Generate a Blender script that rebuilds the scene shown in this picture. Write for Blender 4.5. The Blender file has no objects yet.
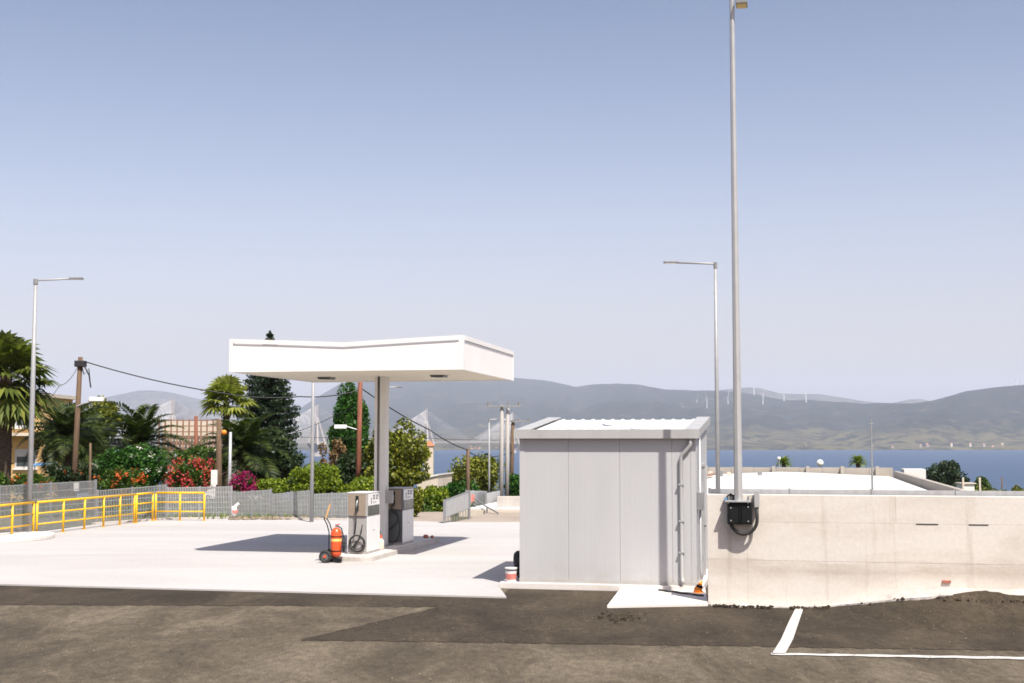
import bpy, bmesh, math, random
import numpy as np
from mathutils import Vector, Matrix, noise as mnoise

random.seed(7)
RNG = np.random.default_rng(11)
SC = bpy.context.scene
R = math.radians

# ------------------------------------------------------------------ camera
F = 1300.0            # focal length in pixels of the 1024 px frame
EYE = 2.9             # eye height above the forecourt
SEA = EYE - 42.0      # sea level
PITCH = math.atan(99.5 / F)
cam_d = bpy.data.cameras.new('camera')
cam_d.sensor_width = 36.0
cam_d.lens = F / 1024 * 36.0
cam_d.clip_start = 0.1
cam_d.clip_end = 60000
cam = bpy.data.objects.new('camera', cam_d)
SC.collection.objects.link(cam)
cam.location = (0, 0, EYE)
cam.rotation_euler = (R(90) + PITCH, 0, 0)
SC.camera = cam

# ------------------------------------------------------------------ light
SUNV = Vector((0.285, -0.575, 1.0)).normalized()      # towards the sun
ELEV = math.asin(SUNV.z)
ROT = math.atan2(SUNV.x, SUNV.y)
w = bpy.data.worlds.new('World'); SC.world = w
w.use_nodes = True
nt = w.node_tree
for n in list(nt.nodes): nt.nodes.remove(n)
sky = nt.nodes.new('ShaderNodeTexSky'); sky.sky_type = 'NISHITA'
sky.sun_disc = False
sky.sun_elevation = ELEV; sky.sun_rotation = ROT
sky.altitude = 40; sky.air_density = 1.0; sky.dust_density = 3.0; sky.ozone_density = 1.0
tint = nt.nodes.new('ShaderNodeMixRGB'); tint.blend_type = 'MULTIPLY'; tint.inputs[0].default_value = 1
geo = nt.nodes.new('ShaderNodeTexCoord'); sxyz = nt.nodes.new('ShaderNodeSeparateXYZ'); nt.links.new(geo.outputs['Generated'], sxyz.inputs[0])
grade = nt.nodes.new('ShaderNodeValToRGB')          # lilac dust band low down, clear blue higher up, the same all round
grade.color_ramp.elements[0].position = .0; grade.color_ramp.elements[0].color = (1.66, 1.28, 1.16, 1)
grade.color_ramp.elements[1].position = .34; grade.color_ramp.elements[1].color = (.82, .785, .83, 1)
ge = grade.color_ramp.elements.new(.17); ge.color = (1.36, 1.12, 1.08, 1)
nt.links.new(sxyz.outputs['Z'], grade.inputs[0]); nt.links.new(grade.outputs[0], tint.inputs[2])
bg = nt.nodes.new('ShaderNodeBackground'); bg.inputs[1].default_value = 0.11
wo = nt.nodes.new('ShaderNodeOutputWorld')
nt.links.new(sky.outputs[0], tint.inputs[1]); nt.links.new(tint.outputs[0], bg.inputs[0])
nt.links.new(bg.outputs[0], wo.inputs[0])

sun_d = bpy.data.lights.new('sun', 'SUN'); sun_d.energy = 5.0; sun_d.angle = R(0.53)
sun_d.color = (1.0, 0.945, 0.86)
sun = bpy.data.objects.new('sun', sun_d); SC.collection.objects.link(sun)
sun.rotation_euler = (-SUNV).to_track_quat('-Z', 'Y').to_euler()
sun.location = (20, -40, 90)

SC.view_settings.view_transform = 'Standard'
SC.view_settings.look = 'None'
SC.view_settings.gamma = 1
SC.view_settings.use_curve_mapping = False
SC.view_settings.exposure = 0.5
SC.render.engine = 'CYCLES'
SC.cycles.use_denoising = True
SC.cycles.max_bounces = 6
SC.cycles.transparent_max_bounces = 8
SC.cycles.volume_bounces = 2
SC.cycles.filter_width = 1.65
SC.cycles.caustics_reflective = False
SC.cycles.caustics_refractive = False

# ------------------------------------------------------------------ helpers
CP, SP = math.cos(PITCH), math.sin(PITCH)
def ray(px, py):
    x = (px - 512) / F; y = (341.5 - py) / F
    Y = CP - y * SP
    return Vector((x / Y, 1.0, (SP + y * CP) / Y))
def P(px, py, Y):
    r = ray(px, py); return Vector((r.x * Y, Y, EYE + r.z * Y))
def G(px, py, z=0.0):
    r = ray(px, py); Y = (z - EYE) / r.z
    return Vector((r.x * Y, Y, z))

TH = R(12)
U = Vector((math.cos(TH), -math.sin(TH), 0)); V = Vector((math.sin(TH), math.cos(TH), 0))
def smooth(t):
    t = max(0.0, min(1.0, t)); return t * t * (3 - 2 * t)

class MB:
    def __init__(self): self.v = []; self.f = []
    def add(self, vs, fs):
        b = len(self.v); self.v.extend([tuple(p) for p in vs]); self.f.extend([tuple(i + b for i in f) for f in fs]); return self
    def box(self, x0, x1, y0, y1, z0, z1):
        return self.add([(x0,y0,z0),(x1,y0,z0),(x1,y1,z0),(x0,y1,z0),(x0,y0,z1),(x1,y0,z1),(x1,y1,z1),(x0,y1,z1)],
                        [(0,3,2,1),(4,5,6,7),(0,1,5,4),(1,2,6,5),(2,3,7,6),(3,0,4,7)])
    def hexa(self, b, t):
        return self.add(list(b) + list(t), [(0,3,2,1),(4,5,6,7),(0,1,5,4),(1,2,6,5),(2,3,7,6),(3,0,4,7)])
    def bar(self, p, q, w, h, up=Vector((0,0,1))):
        p = Vector(p); q = Vector(q); d = (q - p).normalized()
        if abs(d.dot(up)) > .98: up = Vector((0,1,0))
        s = d.cross(up).normalized() * (w / 2); u = s.cross(d).normalized() * (h / 2)
        return self.hexa([p-s-u, p+s-u, p+s+u, p-s+u], [q-s-u, q+s-u, q+s+u, q-s+u])
    def tube(self, pts, r, n=8, cap=True):
        pts = [Vector(p) for p in pts]; m = len(pts)
        rs = r if isinstance(r, (list, tuple)) else [r] * m
        b = len(self.v); prev = None
        for i, p in enumerate(pts):
            d = (pts[min(i+1, m-1)] - pts[max(i-1, 0)]).normalized()
            if prev is None:
                a = Vector((0,0,1)) if abs(d.z) < .9 else Vector((0,1,0))
                s = d.cross(a).normalized()
            else:
                s = (prev - d * prev.dot(d)).normalized()
            prev = s; t = d.cross(s)
            for k in range(n):
                an = 2 * math.pi * k / n
                self.v.append(tuple(p + (s * math.cos(an) + t * math.sin(an)) * rs[i]))
        for i in range(m - 1):
            for k in range(n):
                a = b + i*n + k; c = b + i*n + (k+1) % n
                self.f.append((a, c, c + n, a + n))
        if cap:
            self.f.append(tuple(b + k for k in reversed(range(n))))
            self.f.append(tuple(b + (m-1)*n + k for k in range(n)))
        return self
    def prism(self, poly, z0, z1):
        n = len(poly); b = len(self.v)
        for z in (z0, z1):
            for p in poly: self.v.append((p[0], p[1], z))
        self.f.append(tuple(b + i for i in reversed(range(n)))); self.f.append(tuple(b + n + i for i in range(n)))
        for i in range(n):
            j = (i + 1) % n; self.f.append((b+i, b+j, b+n+j, b+n+i))
        return self
    def torus(self, c, axis, R0, r, n=20, m=8, a0=0, a1=2*math.pi):
        axis = Vector(axis).normalized()
        a = Vector((0,0,1)) if abs(axis.z) < .9 else Vector((1,0,0))
        s = axis.cross(a).normalized(); t = axis.cross(s); c = Vector(c)
        pts = [c + (s*math.cos(a0+(a1-a0)*i/n) + t*math.sin(a0+(a1-a0)*i/n)) * R0 for i in range(n+1)]
        return self.tube(pts, r, m)
    def disc(self, c, axis, r, h, n=20):
        axis = Vector(axis).normalized(); c = Vector(c)
        return self.tube([c - axis*h/2, c + axis*h/2], r, n)
    def ball(self, c, r, n=12, m=8, sq=(1,1,1)):
        b = len(self.v); c = Vector(c)
        for i in range(1, m):
            a = math.pi * i / m
            for k in range(n):
                t = 2*math.pi*k/n
                self.v.append((c.x + r*sq[0]*math.sin(a)*math.cos(t), c.y + r*sq[1]*math.sin(a)*math.sin(t), c.z + r*sq[2]*math.cos(a)))
        top = len(self.v); self.v.append((c.x, c.y, c.z + r*sq[2])); bot = len(self.v); self.v.append((c.x, c.y, c.z - r*sq[2]))
        for i in range(m-2):
            for k in range(n):
                a = b+i*n+k; d = b+i*n+(k+1)%n
                self.f.append((a, a+n, d+n, d))
        for k in range(n):
            self.f.append((top, b+k, b+(k+1)%n)); self.f.append((bot, b+(m-2)*n+(k+1)%n, b+(m-2)*n+k))
        return self
    def build(self, name, mat, parent=None, smooth=False, bevel=0, loc=None, rz=0):
        me = bpy.data.meshes.new(name); me.from_pydata(self.v, [], self.f); me.update()
        bm = bmesh.new(); bm.from_mesh(me)
        bmesh.ops.recalc_face_normals(bm, faces=bm.faces)
        if bevel:
            es = [e for e in bm.edges if len(e.link_faces) == 2 and e.calc_face_angle(0) > .6]
            bmesh.ops.bevel(bm, geom=es, offset=bevel, segments=2, affect='EDGES', profile=.6)
        bm.to_mesh(me); bm.free()
        if smooth: me.shade_smooth()
        return link(name, me, mat, parent, loc, rz)

def link(name, me, mat, parent=None, loc=None, rz=0):
    o = bpy.data.objects.new(name, me); SC.collection.objects.link(o)
    if mat is not None and len(me.materials) == 0: me.materials.append(M[mat] if isinstance(mat, str) else mat)
    if parent: o.parent = parent
    if loc is not None: o.location = loc
    if rz: o.rotation_euler = (0, 0, rz)
    return o
def tag(o, label=None, cat=None, group=None, kind=None):
    if label: o['label'] = label
    if cat: o['category'] = cat
    if group: o['group'] = group
    if kind: o['kind'] = kind
    return o
def thing(name, label, cat, loc=(0,0,0), rz=0, group=None):
    o = bpy.data.objects.new(name, None); SC.collection.objects.link(o)
    o.empty_display_size = .2
    o.location = loc; o.rotation_euler = (0, 0, rz)
    return tag(o, label, cat, group)
def copy_tree(o, parent=None):
    c = o.copy(); SC.collection.objects.link(c); c.parent = parent
    for ch in list(o.children): copy_tree(ch, c)
    return c
def mesh_np(name, verts, quads, mat, parent=None, smooth=False):
    """verts (N,3), quads (M,4) index array"""
    me = bpy.data.meshes.new(name)
    k = quads.shape[1]
    me.vertices.add(len(verts)); me.vertices.foreach_set('co', np.asarray(verts, np.float32).ravel())
    me.loops.add(quads.size); me.loops.foreach_set('vertex_index', np.asarray(quads, np.int32).ravel())
    me.polygons.add(len(quads)); me.polygons.foreach_set('loop_start', np.arange(0, quads.size, k, dtype=np.int32))
    me.update(calc_edges=True); me.validate()
    if smooth: me.shade_smooth()
    return link(name, me, mat, parent)

# ------------------------------------------------------------------ materials
M = {}
class N:
    def __init__(self, name):
        m = bpy.data.materials.new(name); m.use_nodes = True; self.m = m; self.t = m.node_tree
        self.b = self.t.nodes['Principled BSDF']; M[name] = m
        self.tc = self.t.nodes.new('ShaderNodeTexCoord')
    def n(self, ty, **kw):
        x = self.t.nodes.new('ShaderNode' + ty)
        for k, v in kw.items():
            if k in x.inputs.keys(): x.inputs[k].default_value = v
            else: setattr(x, k, v)
        return x
    def l(self, a, b): self.t.links.new(a, b)
    def vec(self, scale=(1,1,1), coord='Object', rot=(0,0,0)):
        mp = self.n('Mapping'); mp.inputs['Scale'].default_value = scale; mp.inputs['Rotation'].default_value = rot
        self.l(self.tc.outputs[coord], mp.inputs['Vector']); return mp.outputs[0]
    def noise(self, scale, detail=4, rough=.55, vec=None, dist=0):
        x = self.n('TexNoise'); x.inputs['Scale'].default_value = scale; x.inputs['Detail'].default_value = detail
        x.inputs['Roughness'].default_value = rough; x.inputs['Distortion'].default_value = dist
        self.l(vec if vec is not None else self.tc.outputs['Object'], x.inputs['Vector']); return x.outputs['Fac']
    def ramp(self, fac, stops):
        x = self.n('ValToRGB'); e = x.color_ramp.elements
        while len(e) < len(stops): e.new(.5)
        for i, (p, c) in enumerate(stops):
            e[i].position = p; e[i].color = (*c, 1) if isinstance(c, (tuple, list)) else (c, c, c, 1)
        self.l(fac, x.inputs[0]); return x.outputs[0]
    def mix(self, a, b, fac, mode='MIX'):
        x = self.n('MixRGB', blend_type=mode)
        for i, s in ((0, fac), (1, a), (2, b)):
            if isinstance(s, (int, float)): x.inputs[i].default_value = s
            elif isinstance(s, tuple): x.inputs[i].default_value = (*s, 1)
            else: self.l(s, x.inputs[i])
        return x.outputs[0]
    def bump(self, h, strength=.3, dist=.01):
        x = self.n('Bump'); x.inputs['Strength'].default_value = strength; x.inputs['Distance'].default_value = dist
        self.l(h, x.inputs['Height']); self.l(x.outputs[0], self.b.inputs['Normal'])
    def set(self, col=None, rough=.6, metal=0, spec=.5):
        if col is not None:
            if isinstance(col, tuple): self.b.inputs['Base Color'].default_value = (*col, 1)
            else: self.l(col, self.b.inputs['Base Color'])
        if isinstance(rough, (int, float)): self.b.inputs['Roughness'].default_value = rough
        else: self.l(rough, self.b.inputs['Roughness'])
        self.b.inputs['Metallic'].default_value = metal
        self.b.inputs['Specular IOR Level'].default_value = spec
        return self.m

def simple(name, col, rough=.5, metal=0, var=.12, scale=6, bump=0, bscale=60, spec=.5, stretch=(1,1,1)):
    k = N(name)
    f = k.noise(scale, 5, .6, k.vec(stretch))
    lo = tuple(c * (1 - var) for c in col); hi = tuple(min(1, c * (1 + var)) for c in col)
    c = k.ramp(f, [(.3, lo), (.7, hi)])
    rr = k.ramp(k.noise(scale * 2.3, 3), [(.3, max(0, rough - .08)), (.7, min(1, rough + .08))])
    k.set(c, rr, metal, spec)
    if bump: k.bump(k.noise(bscale, 4), bump, .01)
    return k.m

# asphalt: dusty, streaked along the drive direction
def asphalt(name, dark, light, seed):
    k = N(name)
    v = k.vec((1,1,1))
    big = k.noise(.30, 6, .62, k.vec((1.0, .8, 1), rot=(0,0,R(14 + seed))), .8)
    streak = k.noise(.8, 8, .68, k.vec((1.25, .5, 1), rot=(0,0,R(34 + seed*4))), .6)
    fine = k.noise(38, 3, .7, v)
    base = k.mix(dark, light, k.ramp(big, [(.34, 0.0), (.66, 1.0)]))
    base = k.mix(base, tuple(min(1, c*1.5) for c in light), k.ramp(streak, [(.50, 0.0), (.72, .72)]))
    base = k.mix(base, tuple(c*.55 for c in dark), k.ramp(streak, [(.30, .6), (.47, 0.0)]))
    sp = k.mix(k.ramp(fine, [(.28, .40), (.5, 1.0), (.72, 1.75)]), k.ramp(k.noise(6, 5, .7, k.vec((1.6,.7,1))), [(.28, .62), (.72, 1.38)]), 1.0, 'MULTIPLY')
    base = k.mix(base, sp, 1.0, 'MULTIPLY')
    vo = k.n('TexVoronoi'); vo.inputs['Scale'].default_value = 16; k.l(v, vo.inputs['Vector'])
    peb = k.ramp(vo.outputs['Distance'], [(.06, 1.0), (.13, 0.0)])
    sel = k.ramp(k.noise(2.2, 4, .6), [(.50, 0.0), (.62, .85)])
    pm = k.mix(peb, sel, 1.0, 'MULTIPLY')
    base = k.mix(base, (.42, .37, .30), pm)
    k.set(base, k.ramp(fine, [(.3, .82), (.7, .95)]), 0, .25)
    k.bump(k.mix(fine, k.noise(7, 4), .35), .5, .012)
asphalt('asphalt_old', (.056, .0445, .030), (.120, .098, .069), 0)
asphalt('asphalt_new', (.030, .0225, .0145), (.056, .043, .0285), 3)

def concrete(name, col, stain, sc=.35, streak=(1,1,1), amount=.5, fine=.12, rough=.85):
    k = N(name)
    big = k.noise(sc, 6, .62, k.vec(streak), .6)
    c = k.mix(col, stain, k.ramp(big, [(.42, 0.0), (.75, amount)]))
    sp = k.ramp(k.noise(9, 6, .7), [(.25, 1 - fine), (.75, 1 + fine * .5)])
    c = k.mix(c, sp, 1.0, 'MULTIPLY')
    pore = k.ramp(k.noise(55, 3, .7), [(.24, .72), (.34, 1.0)])
    c = k.mix(c, pore, 1.0, 'MULTIPLY')
    k.set(c, rough, 0, .3)
    k.bump(k.noise(26, 6, .7), .25, .01)
concrete('concrete_lot', (.45, .434, .428), (.355, .335, .318), .22, (.5, 1.4, 1), .75, .10)
k = N('concrete_wall')
v3 = k.vec((.5, .5, 1.5)); sz = k.n('SeparateXYZ'); k.l(k.tc.outputs['Object'], sz.inputs[0])
c = k.mix((.67, .625, .57), (.49, .43, .365), k.ramp(k.noise(.6, 7, .66, v3, .7), [(.44, 0.0), (.74, .8)]))
wob = k.n('Math', operation='MULTIPLY_ADD'); k.l(k.noise(.7, 3, .5, k.vec((1,1,.1))), wob.inputs[0]); wob.inputs[1].default_value = .35; k.l(sz.outputs['Z'], wob.inputs[2])
band = k.ramp(wob.outputs[0], [(.62, 0.0), (.80, .75), (.97, .75), (1.0, 0.0)])
c = k.mix(c, (.43, .365, .295), k.mix(band, k.ramp(k.noise(1.4, 6, .7, k.vec((.4,.4,3))), [(.35, 0.0), (.65, .9)]), 1.0, 'MULTIPLY'))
drip = k.ramp(k.noise(2.6, 5, .6, k.vec((1.6,1.6,.12))), [(.58, 0.0), (.72, .42)])
c = k.mix(c, (.40, .34, .28), drip)
c = k.mix(c, k.ramp(k.noise(70, 3, .7), [(.24, .6), (.33, 1.0)]), 1.0, 'MULTIPLY')
c = k.mix(c, k.ramp(k.noise(14, 6, .75), [(.25, .88), (.75, 1.06)]), 1.0, 'MULTIPLY')
k.set(c, .88, 0, .25); k.bump(k.mix(k.noise(30, 6, .7), k.noise(3, 4, .6), .5), .4, .012)
concrete('concrete_kerb', (.50, .465, .43), (.34, .30, .27), 1.2, (1,1,1), .7, .14)
concrete('concrete_pale', (.66, .62, .585), (.52, .47, .42), .9, (1,1,1), .5, .08)
concrete('concrete_pole', (.36, .34, .32), (.36, .34, .31), 1.2, (1,1,.3), .5, .1)
concrete('far_parapet', (.38, .345, .30), (.26, .235, .205), .3, (1,1,1), .6, .1)
concrete('plaster_yellow', (.60, .40, .18), (.48, .31, .14), .6, (1,1,.5), .5, .08)
concrete('plaster_cream', (.62, .55, .46), (.45, .38, .31), .4, (1,1,.5), .6, .1)
concrete('plaster_white', (.74, .72, .69), (.58, .55, .51), .4, (1,1,.5), .4, .06)
concrete('soil', (.27, .215, .155), (.13, .115, .06), .5, (1,1,1), .9, .25)
concrete('dusty_lane', (.34, .285, .235), (.25, .205, .165), .5, (1,1,1), .7, .15)
simple('fence_steel', (.33, .34, .345), .45, .3, .12, 7, 0, 60, .5, (1,1,.4))
concrete('membrane', (.60, .595, .585), (.50, .49, .47), .06, (1,1,1), .5, .05, .7)
simple('slot_shade', (.05, .045, .04), .8, 0, .3, 20)  # near-black colour standing in for shade inside the wall slots

def panel_metal(name, col, rough=.42, rib=True, dirt=.1):
    k = N(name)
    d = k.noise(.9, 5, .6, k.vec((2.2, 2.2, .35)))
    c = k.mix(col, tuple(x * (1 - dirt * 2.2) for x in col), k.ramp(d, [(.45, 0.0), (.8, .8)]))
    low = k.n('SeparateXYZ'); k.l(k.tc.outputs['Object'], low.inputs[0])
    mud = k.mix(k.ramp(low.outputs['Z'], [(.10, .55), (.55, 0.0)]), k.ramp(k.noise(4, 5, .7), [(.35, 0.0), (.65, 1.0)]), 1.0, 'MULTIPLY')
    c = k.mix(c, (.36, .32, .27), mud)
    k.set(c, k.ramp(k.noise(3, 4), [(.3, rough - .06), (.7, rough + .1)]), .0, .4)
    if rib:
        wv = k.n('TexWave', wave_type='BANDS', bands_direction='X', wave_profile='TRI'); wv.inputs['Scale'].default_value = 3.2
        wv.inputs['Distortion'].default_value = 0; k.l(k.tc.outputs['Object'], wv.inputs['Vector'])
        k.bump(wv.outputs['Fac'], .10, .006)
    else:
        k.bump(k.noise(1.6, 3, .5), .05, .02)
panel_metal('shed_sheet', (.465, .467, .475), .42, True, .035)
panel_metal('shed_trim', (.40, .40, .395), .4, False)
panel_metal('shed_roof', (.72, .72, .71), .4, False, .05)
simple('galvanised', (.43, .44, .445), .42, .35, .12, 7, 0, 60, .5, (1,1,.4))
simple('galvanised_dull', (.24, .245, .25), .5, .2, .12, 7)
simple('lamp_steel', (.33, .335, .34), .5, .15, .08, 5)
simple('mast_paint', (.44, .44, .44), .38, .25, .07, 3)
simple('canopy_white', (.80, .775, .755), .45, 0, .03, 1.2, .03, 3)
simple('canopy_trim', (.74, .715, .70), .45, 0, .03, 1.2)
simple('canopy_soffit', (.70, .63, .50), .55, 0, .05, 1.5)
simple('column_paint', (.66, .645, .62), .45, 0, .08, 3, 0, 60, .5, (1,1,.3))
simple('pump_white', (.68, .67, .665), .35, 0, .04, 4)
simple('pump_grey', (.33, .315, .305), .42, 0, .08, 5)
simple('pump_brown', (.27, .215, .165), .45, 0, .10, 4)
simple('pump_dark', (.10, .105, .105), .45, 0, .15, 5)
simple('screen_dark', (.018, .024, .024), .2, 0, .2, 5)
simple('ink', (.035, .04, .06), .6, 0, .2, 9)
simple('rubber', (.022, .022, .022), .65, 0, .25, 14)
simple('box_black', (.009, .010, .011), .6, 0, .3, 9, 0, 60, .2)
simple('red_paint', (.68, .085, .018), .35, 0, .10, 6)
simple('label_yellow', (.78, .55, .16), .5, 0, .08, 9)
simple('orange_plastic', (.85, .26, .02), .45, 0, .1, 7)
simple('yellow_paint', (.82, .46, .006), .42, 0, .10, 5)
simple('wood_pole', (.125, .082, .052), .85, 0, .35, 6, .4, 20, .3, (2,2,.25))
simple('wood_red', (.20, .075, .045), .8, 0, .35, 5, .4, 20, .3, (2,2,.25))
simple('wood_light', (.52, .30, .12), .7, 0, .25, 12, 0, 20, .3, (2,2,.25))
simple('bark', (.13, .10, .075), .9, 0, .4, 6, .6, 14, .2, (1,1,.4))
simple('palm_bark', (.085, .062, .045), .95, 0, .45, 9, .8, 16, .2, (1,1,2))
simple('dry_wood', (.42, .32, .24), .85, 0, .25, 6)
simple('wire_black', (.02, .02, .022), .6, 0, .1, 6)
simple('line_paint', (.50, .485, .46), .8, 0, .28, 9, .2, 40)
simple('window_glass', (.06, .075, .085), .12, 0, .2, 2)
simple('shutter_grey', (.50, .49, .48), .5, 0, .08, 8)
simple('awning_blue', (.11, .24, .42), .6, 0, .1, 4)
simple('rust_beam', (.27, .155, .10), .8, 0, .3, 3)
simple('roof_tile', (.42, .17, .09), .8, 0, .2, .2)
simple('far_white', (.78, .77, .75), .5, 0, .05, .1)
simple('bridge_concrete', (.42, .38, .35), .7, 0, .05, .05)
simple('bridge_cable', (.56, .535, .52), .5, 0, .02, .05)
simple('sign_pink', (.60, .20, .17), .5, 0, .2, 9)
simple('bucket_white', (.70, .68, .66), .45, 0, .1, 9)
simple('stone_red', (.34, .12, .08), .8, 0, .3, 14, .3, 40)
simple('globe_white', (.80, .80, .78), .3, 0, .03, 4)

def leaf(name, cols, trans=.35, rough=.5):
    k = N(name)
    g = k.n('NewGeometry')
    st = [(i / (len(cols) - 1), c) for i, c in enumerate(cols)]
    c = k.ramp(g.outputs['Random Per Island'], st)
    k.set(c, rough, 0, .3)
    tr = k.n('BsdfTranslucent'); k.l(k.mix(c, (1.0, 1.15, .55), 1.0, 'MULTIPLY'), tr.inputs[0])
    ms = k.n('MixShader'); ms.inputs[0].default_value = trans
    out = k.t.nodes['Material Output']
    k.l(k.b.outputs[0], ms.inputs[1]); k.l(tr.outputs[0], ms.inputs[2]); k.l(ms.outputs[0], out.inputs[0])
leaf('leaf_dark', [(.008,.019,.006), (.018,.038,.010), (.038,.068,.018)], .2)
leaf('leaf_pine', [(.007,.017,.007), (.015,.034,.013), (.032,.060,.022)], .15)
leaf('leaf_mid', [(.020,.045,.007), (.055,.110,.014), (.11,.185,.025)], .3)
leaf('leaf_hedge', [(.010,.040,.007), (.028,.095,.010), (.062,.175,.018)], .25)
leaf('leaf_lime', [(.06,.10,.010), (.17,.24,.018), (.32,.38,.035)], .35)
leaf('leaf_citrus', [(.028,.045,.006), (.13,.15,.014), (.34,.34,.040)], .3)
leaf('leaf_palm', [(.010,.020,.005), (.030,.050,.010), (.10,.125,.024)], .25)
leaf('leaf_fan', [(.040,.065,.012), (.10,.13,.022), (.22,.24,.045)], .35)
leaf('leaf_fan_pale', [(.07,.10,.014), (.20,.23,.035), (.36,.38,.08)], .4)
leaf('leaf_dead', [(.12,.075,.035), (.20,.125,.055), (.28,.18,.08)], .2)
leaf('petal_red', [(.42,.025,.035), (.58,.06,.07), (.66,.13,.12)], .3)
leaf('petal_orange', [(.48,.07,.015), (.62,.13,.02)], .3)
leaf('petal_magenta', [(.24,.012,.08), (.40,.025,.14)], .3)
leaf('petal_white', [(.72,.70,.64), (.80,.78,.74)], .3)

k = N('sea_water')
nz = k.noise(.012, 5, .6, k.vec((1, 3, 1)))
c = k.mix((.024, .055, .115), (.036, .074, .140), k.ramp(nz, [(.35, 0.0), (.7, 1.0)]))
k.set(c, .42, 0, .35)
k.bump(k.noise(.25, 5, .65, k.vec((1, 2.2, 1))), .5, .6)

def hill_mat(name, scrub, dry, zlo, zhi):
    k = N(name)
    sp = k.n('SeparateXYZ'); k.l(k.tc.outputs['Object'], sp.inputs[0])
    mr = k.n('MapRange'); mr.inputs['From Min'].default_value = zlo; mr.inputs['From Max'].default_value = zhi
    k.l(sp.outputs['Z'], mr.inputs['Value'])
    n1 = k.noise(.0022, 6, .62); n2 = k.noise(.009, 6, .7)
    a = k.n('Math', operation='ADD'); k.l(mr.outputs[0], a.inputs[0])
    s = k.n('Math', operation='MULTIPLY_ADD'); k.l(n1, s.inputs[0]); s.inputs[1].default_value = 1.5; s.inputs[2].default_value = -.75
    k.l(s.outputs[0], a.inputs[1])
    base = k.mix(dry, scrub, k.ramp(a.outputs[0], [(.25, 0.0), (.6, 1.0)]))
    base = k.mix(base, tuple(c * .5 for c in scrub), k.ramp(n2, [(.47, 0.0), (.56, .9)]))
    base = k.mix(base, (.17, .135, .085), k.ramp(k.noise(.006, 4, .6), [(.58, 0.0), (.70, .45)]))
    k.set(base, .95, 0, .1)
hill_mat('hill_scrub', (.020, .026, .020), (.105, .092, .044), SEA, SEA + 260)
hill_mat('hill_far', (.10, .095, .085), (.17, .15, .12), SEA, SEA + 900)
simple('land', (.085, .080, .036), .95, 0, .5, .05)

# ------------------------------------------------------------------ setting: terrain, sea, far hills
def terr(x, y):
    if y < 50: return -.06
    if y < 120: return -.06 - .034 * (y - 50)
    return -2.44 - .0636 * (y - 120)
xs = [-700,-500,-350,-250,-170,-120,-80,-50,-30,-20,-10,0,10,20,30,50,80,120,170,250,350,500,700]
ys = [-60,-30,0,20,35,45,50,54,58,64,72,82,95,110,120,140,170,210,260,320,400,500,600,700,780]
mb = MB()
for y in ys:
    for x in xs: mb.v.append((x, y, terr(x, y) + (random.uniform(-.25, .25) if y > 70 else 0)))
nx = len(xs)
for j in range(len(ys)-1):
    for i in range(nx-1): mb.f.append((j*nx+i, j*nx+i+1, (j+1)*nx+i+1, (j+1)*nx+i))
tag(mb.build('ground', 'land', smooth=True), 'dry sloping land running down from the forecourt to the sea', kind='structure')

mb = MB(); gx = [-30000,-12000,-6000,-3000,-1500,0,1500,3000,6000,12000,30000]; gy = [600,900,1500,2500,4000,6000,9000,15000,30000]
for y in gy:
    for x in gx: mb.v.append((x, y, SEA))
for j in range(len(gy)-1):
    for i in range(len(gx)-1): mb.f.append((j*11+i, j*11+i+1, (j+1)*11+i+1, (j+1)*11+i))
tag(mb.build('sea', 'sea_water'), 'calm blue sea between the near slope and the far shore', kind='structure')

def interp(tab, x):
    return float(np.interp(x, [t[0] for t in tab], [t[1] for t in tab]))
def fbm(x, y, s, o=5):
    return mnoise.fractal(Vector((x / s, y / s, 3.7)), .9, 2.1, o)
S1 = [(-700,432),(-300,434),(150,436),(230,431),(270,424),(300,408),(340,383),(400,371),(450,368),(490,372),(515,377),(545,380),(576,387),(600,384),(617,383),(635,384),(665,389),(711,390),(744,393),(782,399),(820,400),(862,403),(904,402),(931,401),(950,396),(967,391),(1000,388),(1024,385),(1100,380),(1300,390),(1700,410)]
S2 = [(-700,424),(-300,424),(40,416),(90,402),(115,395),(138,390),(158,390),(177,393),(200,399),(250,411),(300,420),(560,420),(680,398),(720,390),(744,387),(759,388),(782,394),(820,394),(862,401),(890,403),(905,400),(917,398),(931,401),(960,408),(1024,420),(1700,425)]
def ridge_k(px): return float(np.interp(px, [300, 480, 640, 900], [3.1, 3.0, 2.0, 1.0]))
def hills(name, label, prof, cols, rows, mat, amp):
    vs = []
    for px in cols:
        sk = interp(prof, px)
        for (Y, fr, am) in rows:
            if fr is None: z = SEA - 30
            else:
                py = 450 - (450 - sk) * fr if Y < 12000 else 447 - (447 - sk) * fr
                z = P(px, py, Y).z
            if Y < 12000:
                kk = ridge_k(px); Y2 = 6050 + (Y - 6050) * kk; z = EYE + (z - EYE) * Y2 / Y if fr else z; Y = Y2
            x = (px - 512) / F * Y
            n = fbm(x, Y, 700) * amp * am
            n -= abs(fbm(x + 5000, Y * .45, 420)) * amp * am * .9
            vs.append((x, Y + fbm(x, Y + 999, 700) * 120 * am, max(z + n, SEA - 30) if fr is None or fr > 0 else SEA - 2))
    nr = len(rows); nc = len(cols)
    q = np.array([(i*nr+j, (i+1)*nr+j, (i+1)*nr+j+1, i*nr+j+1) for i in range(nc-1) for j in range(nr-1)])
    o = mesh_np(name, np.array(vs), q, mat, smooth=True)
    tag(o, label, kind='structure')
    return o
rows1 = [(6050,0,0),(6150,.06,.2),(6400,.13,.5),(6700,.22,.7),(7000,.33,.9),(7300,.44,1),(7600,.54,1),(7900,.63,1),(8200,.72,1),(8500,.81,.9),(8800,.89,.7),(9100,.96,.4),(9300,1.0,.12),(9600,.95,.5),(10400,.6,.6),(11200,None,0)]
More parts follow.
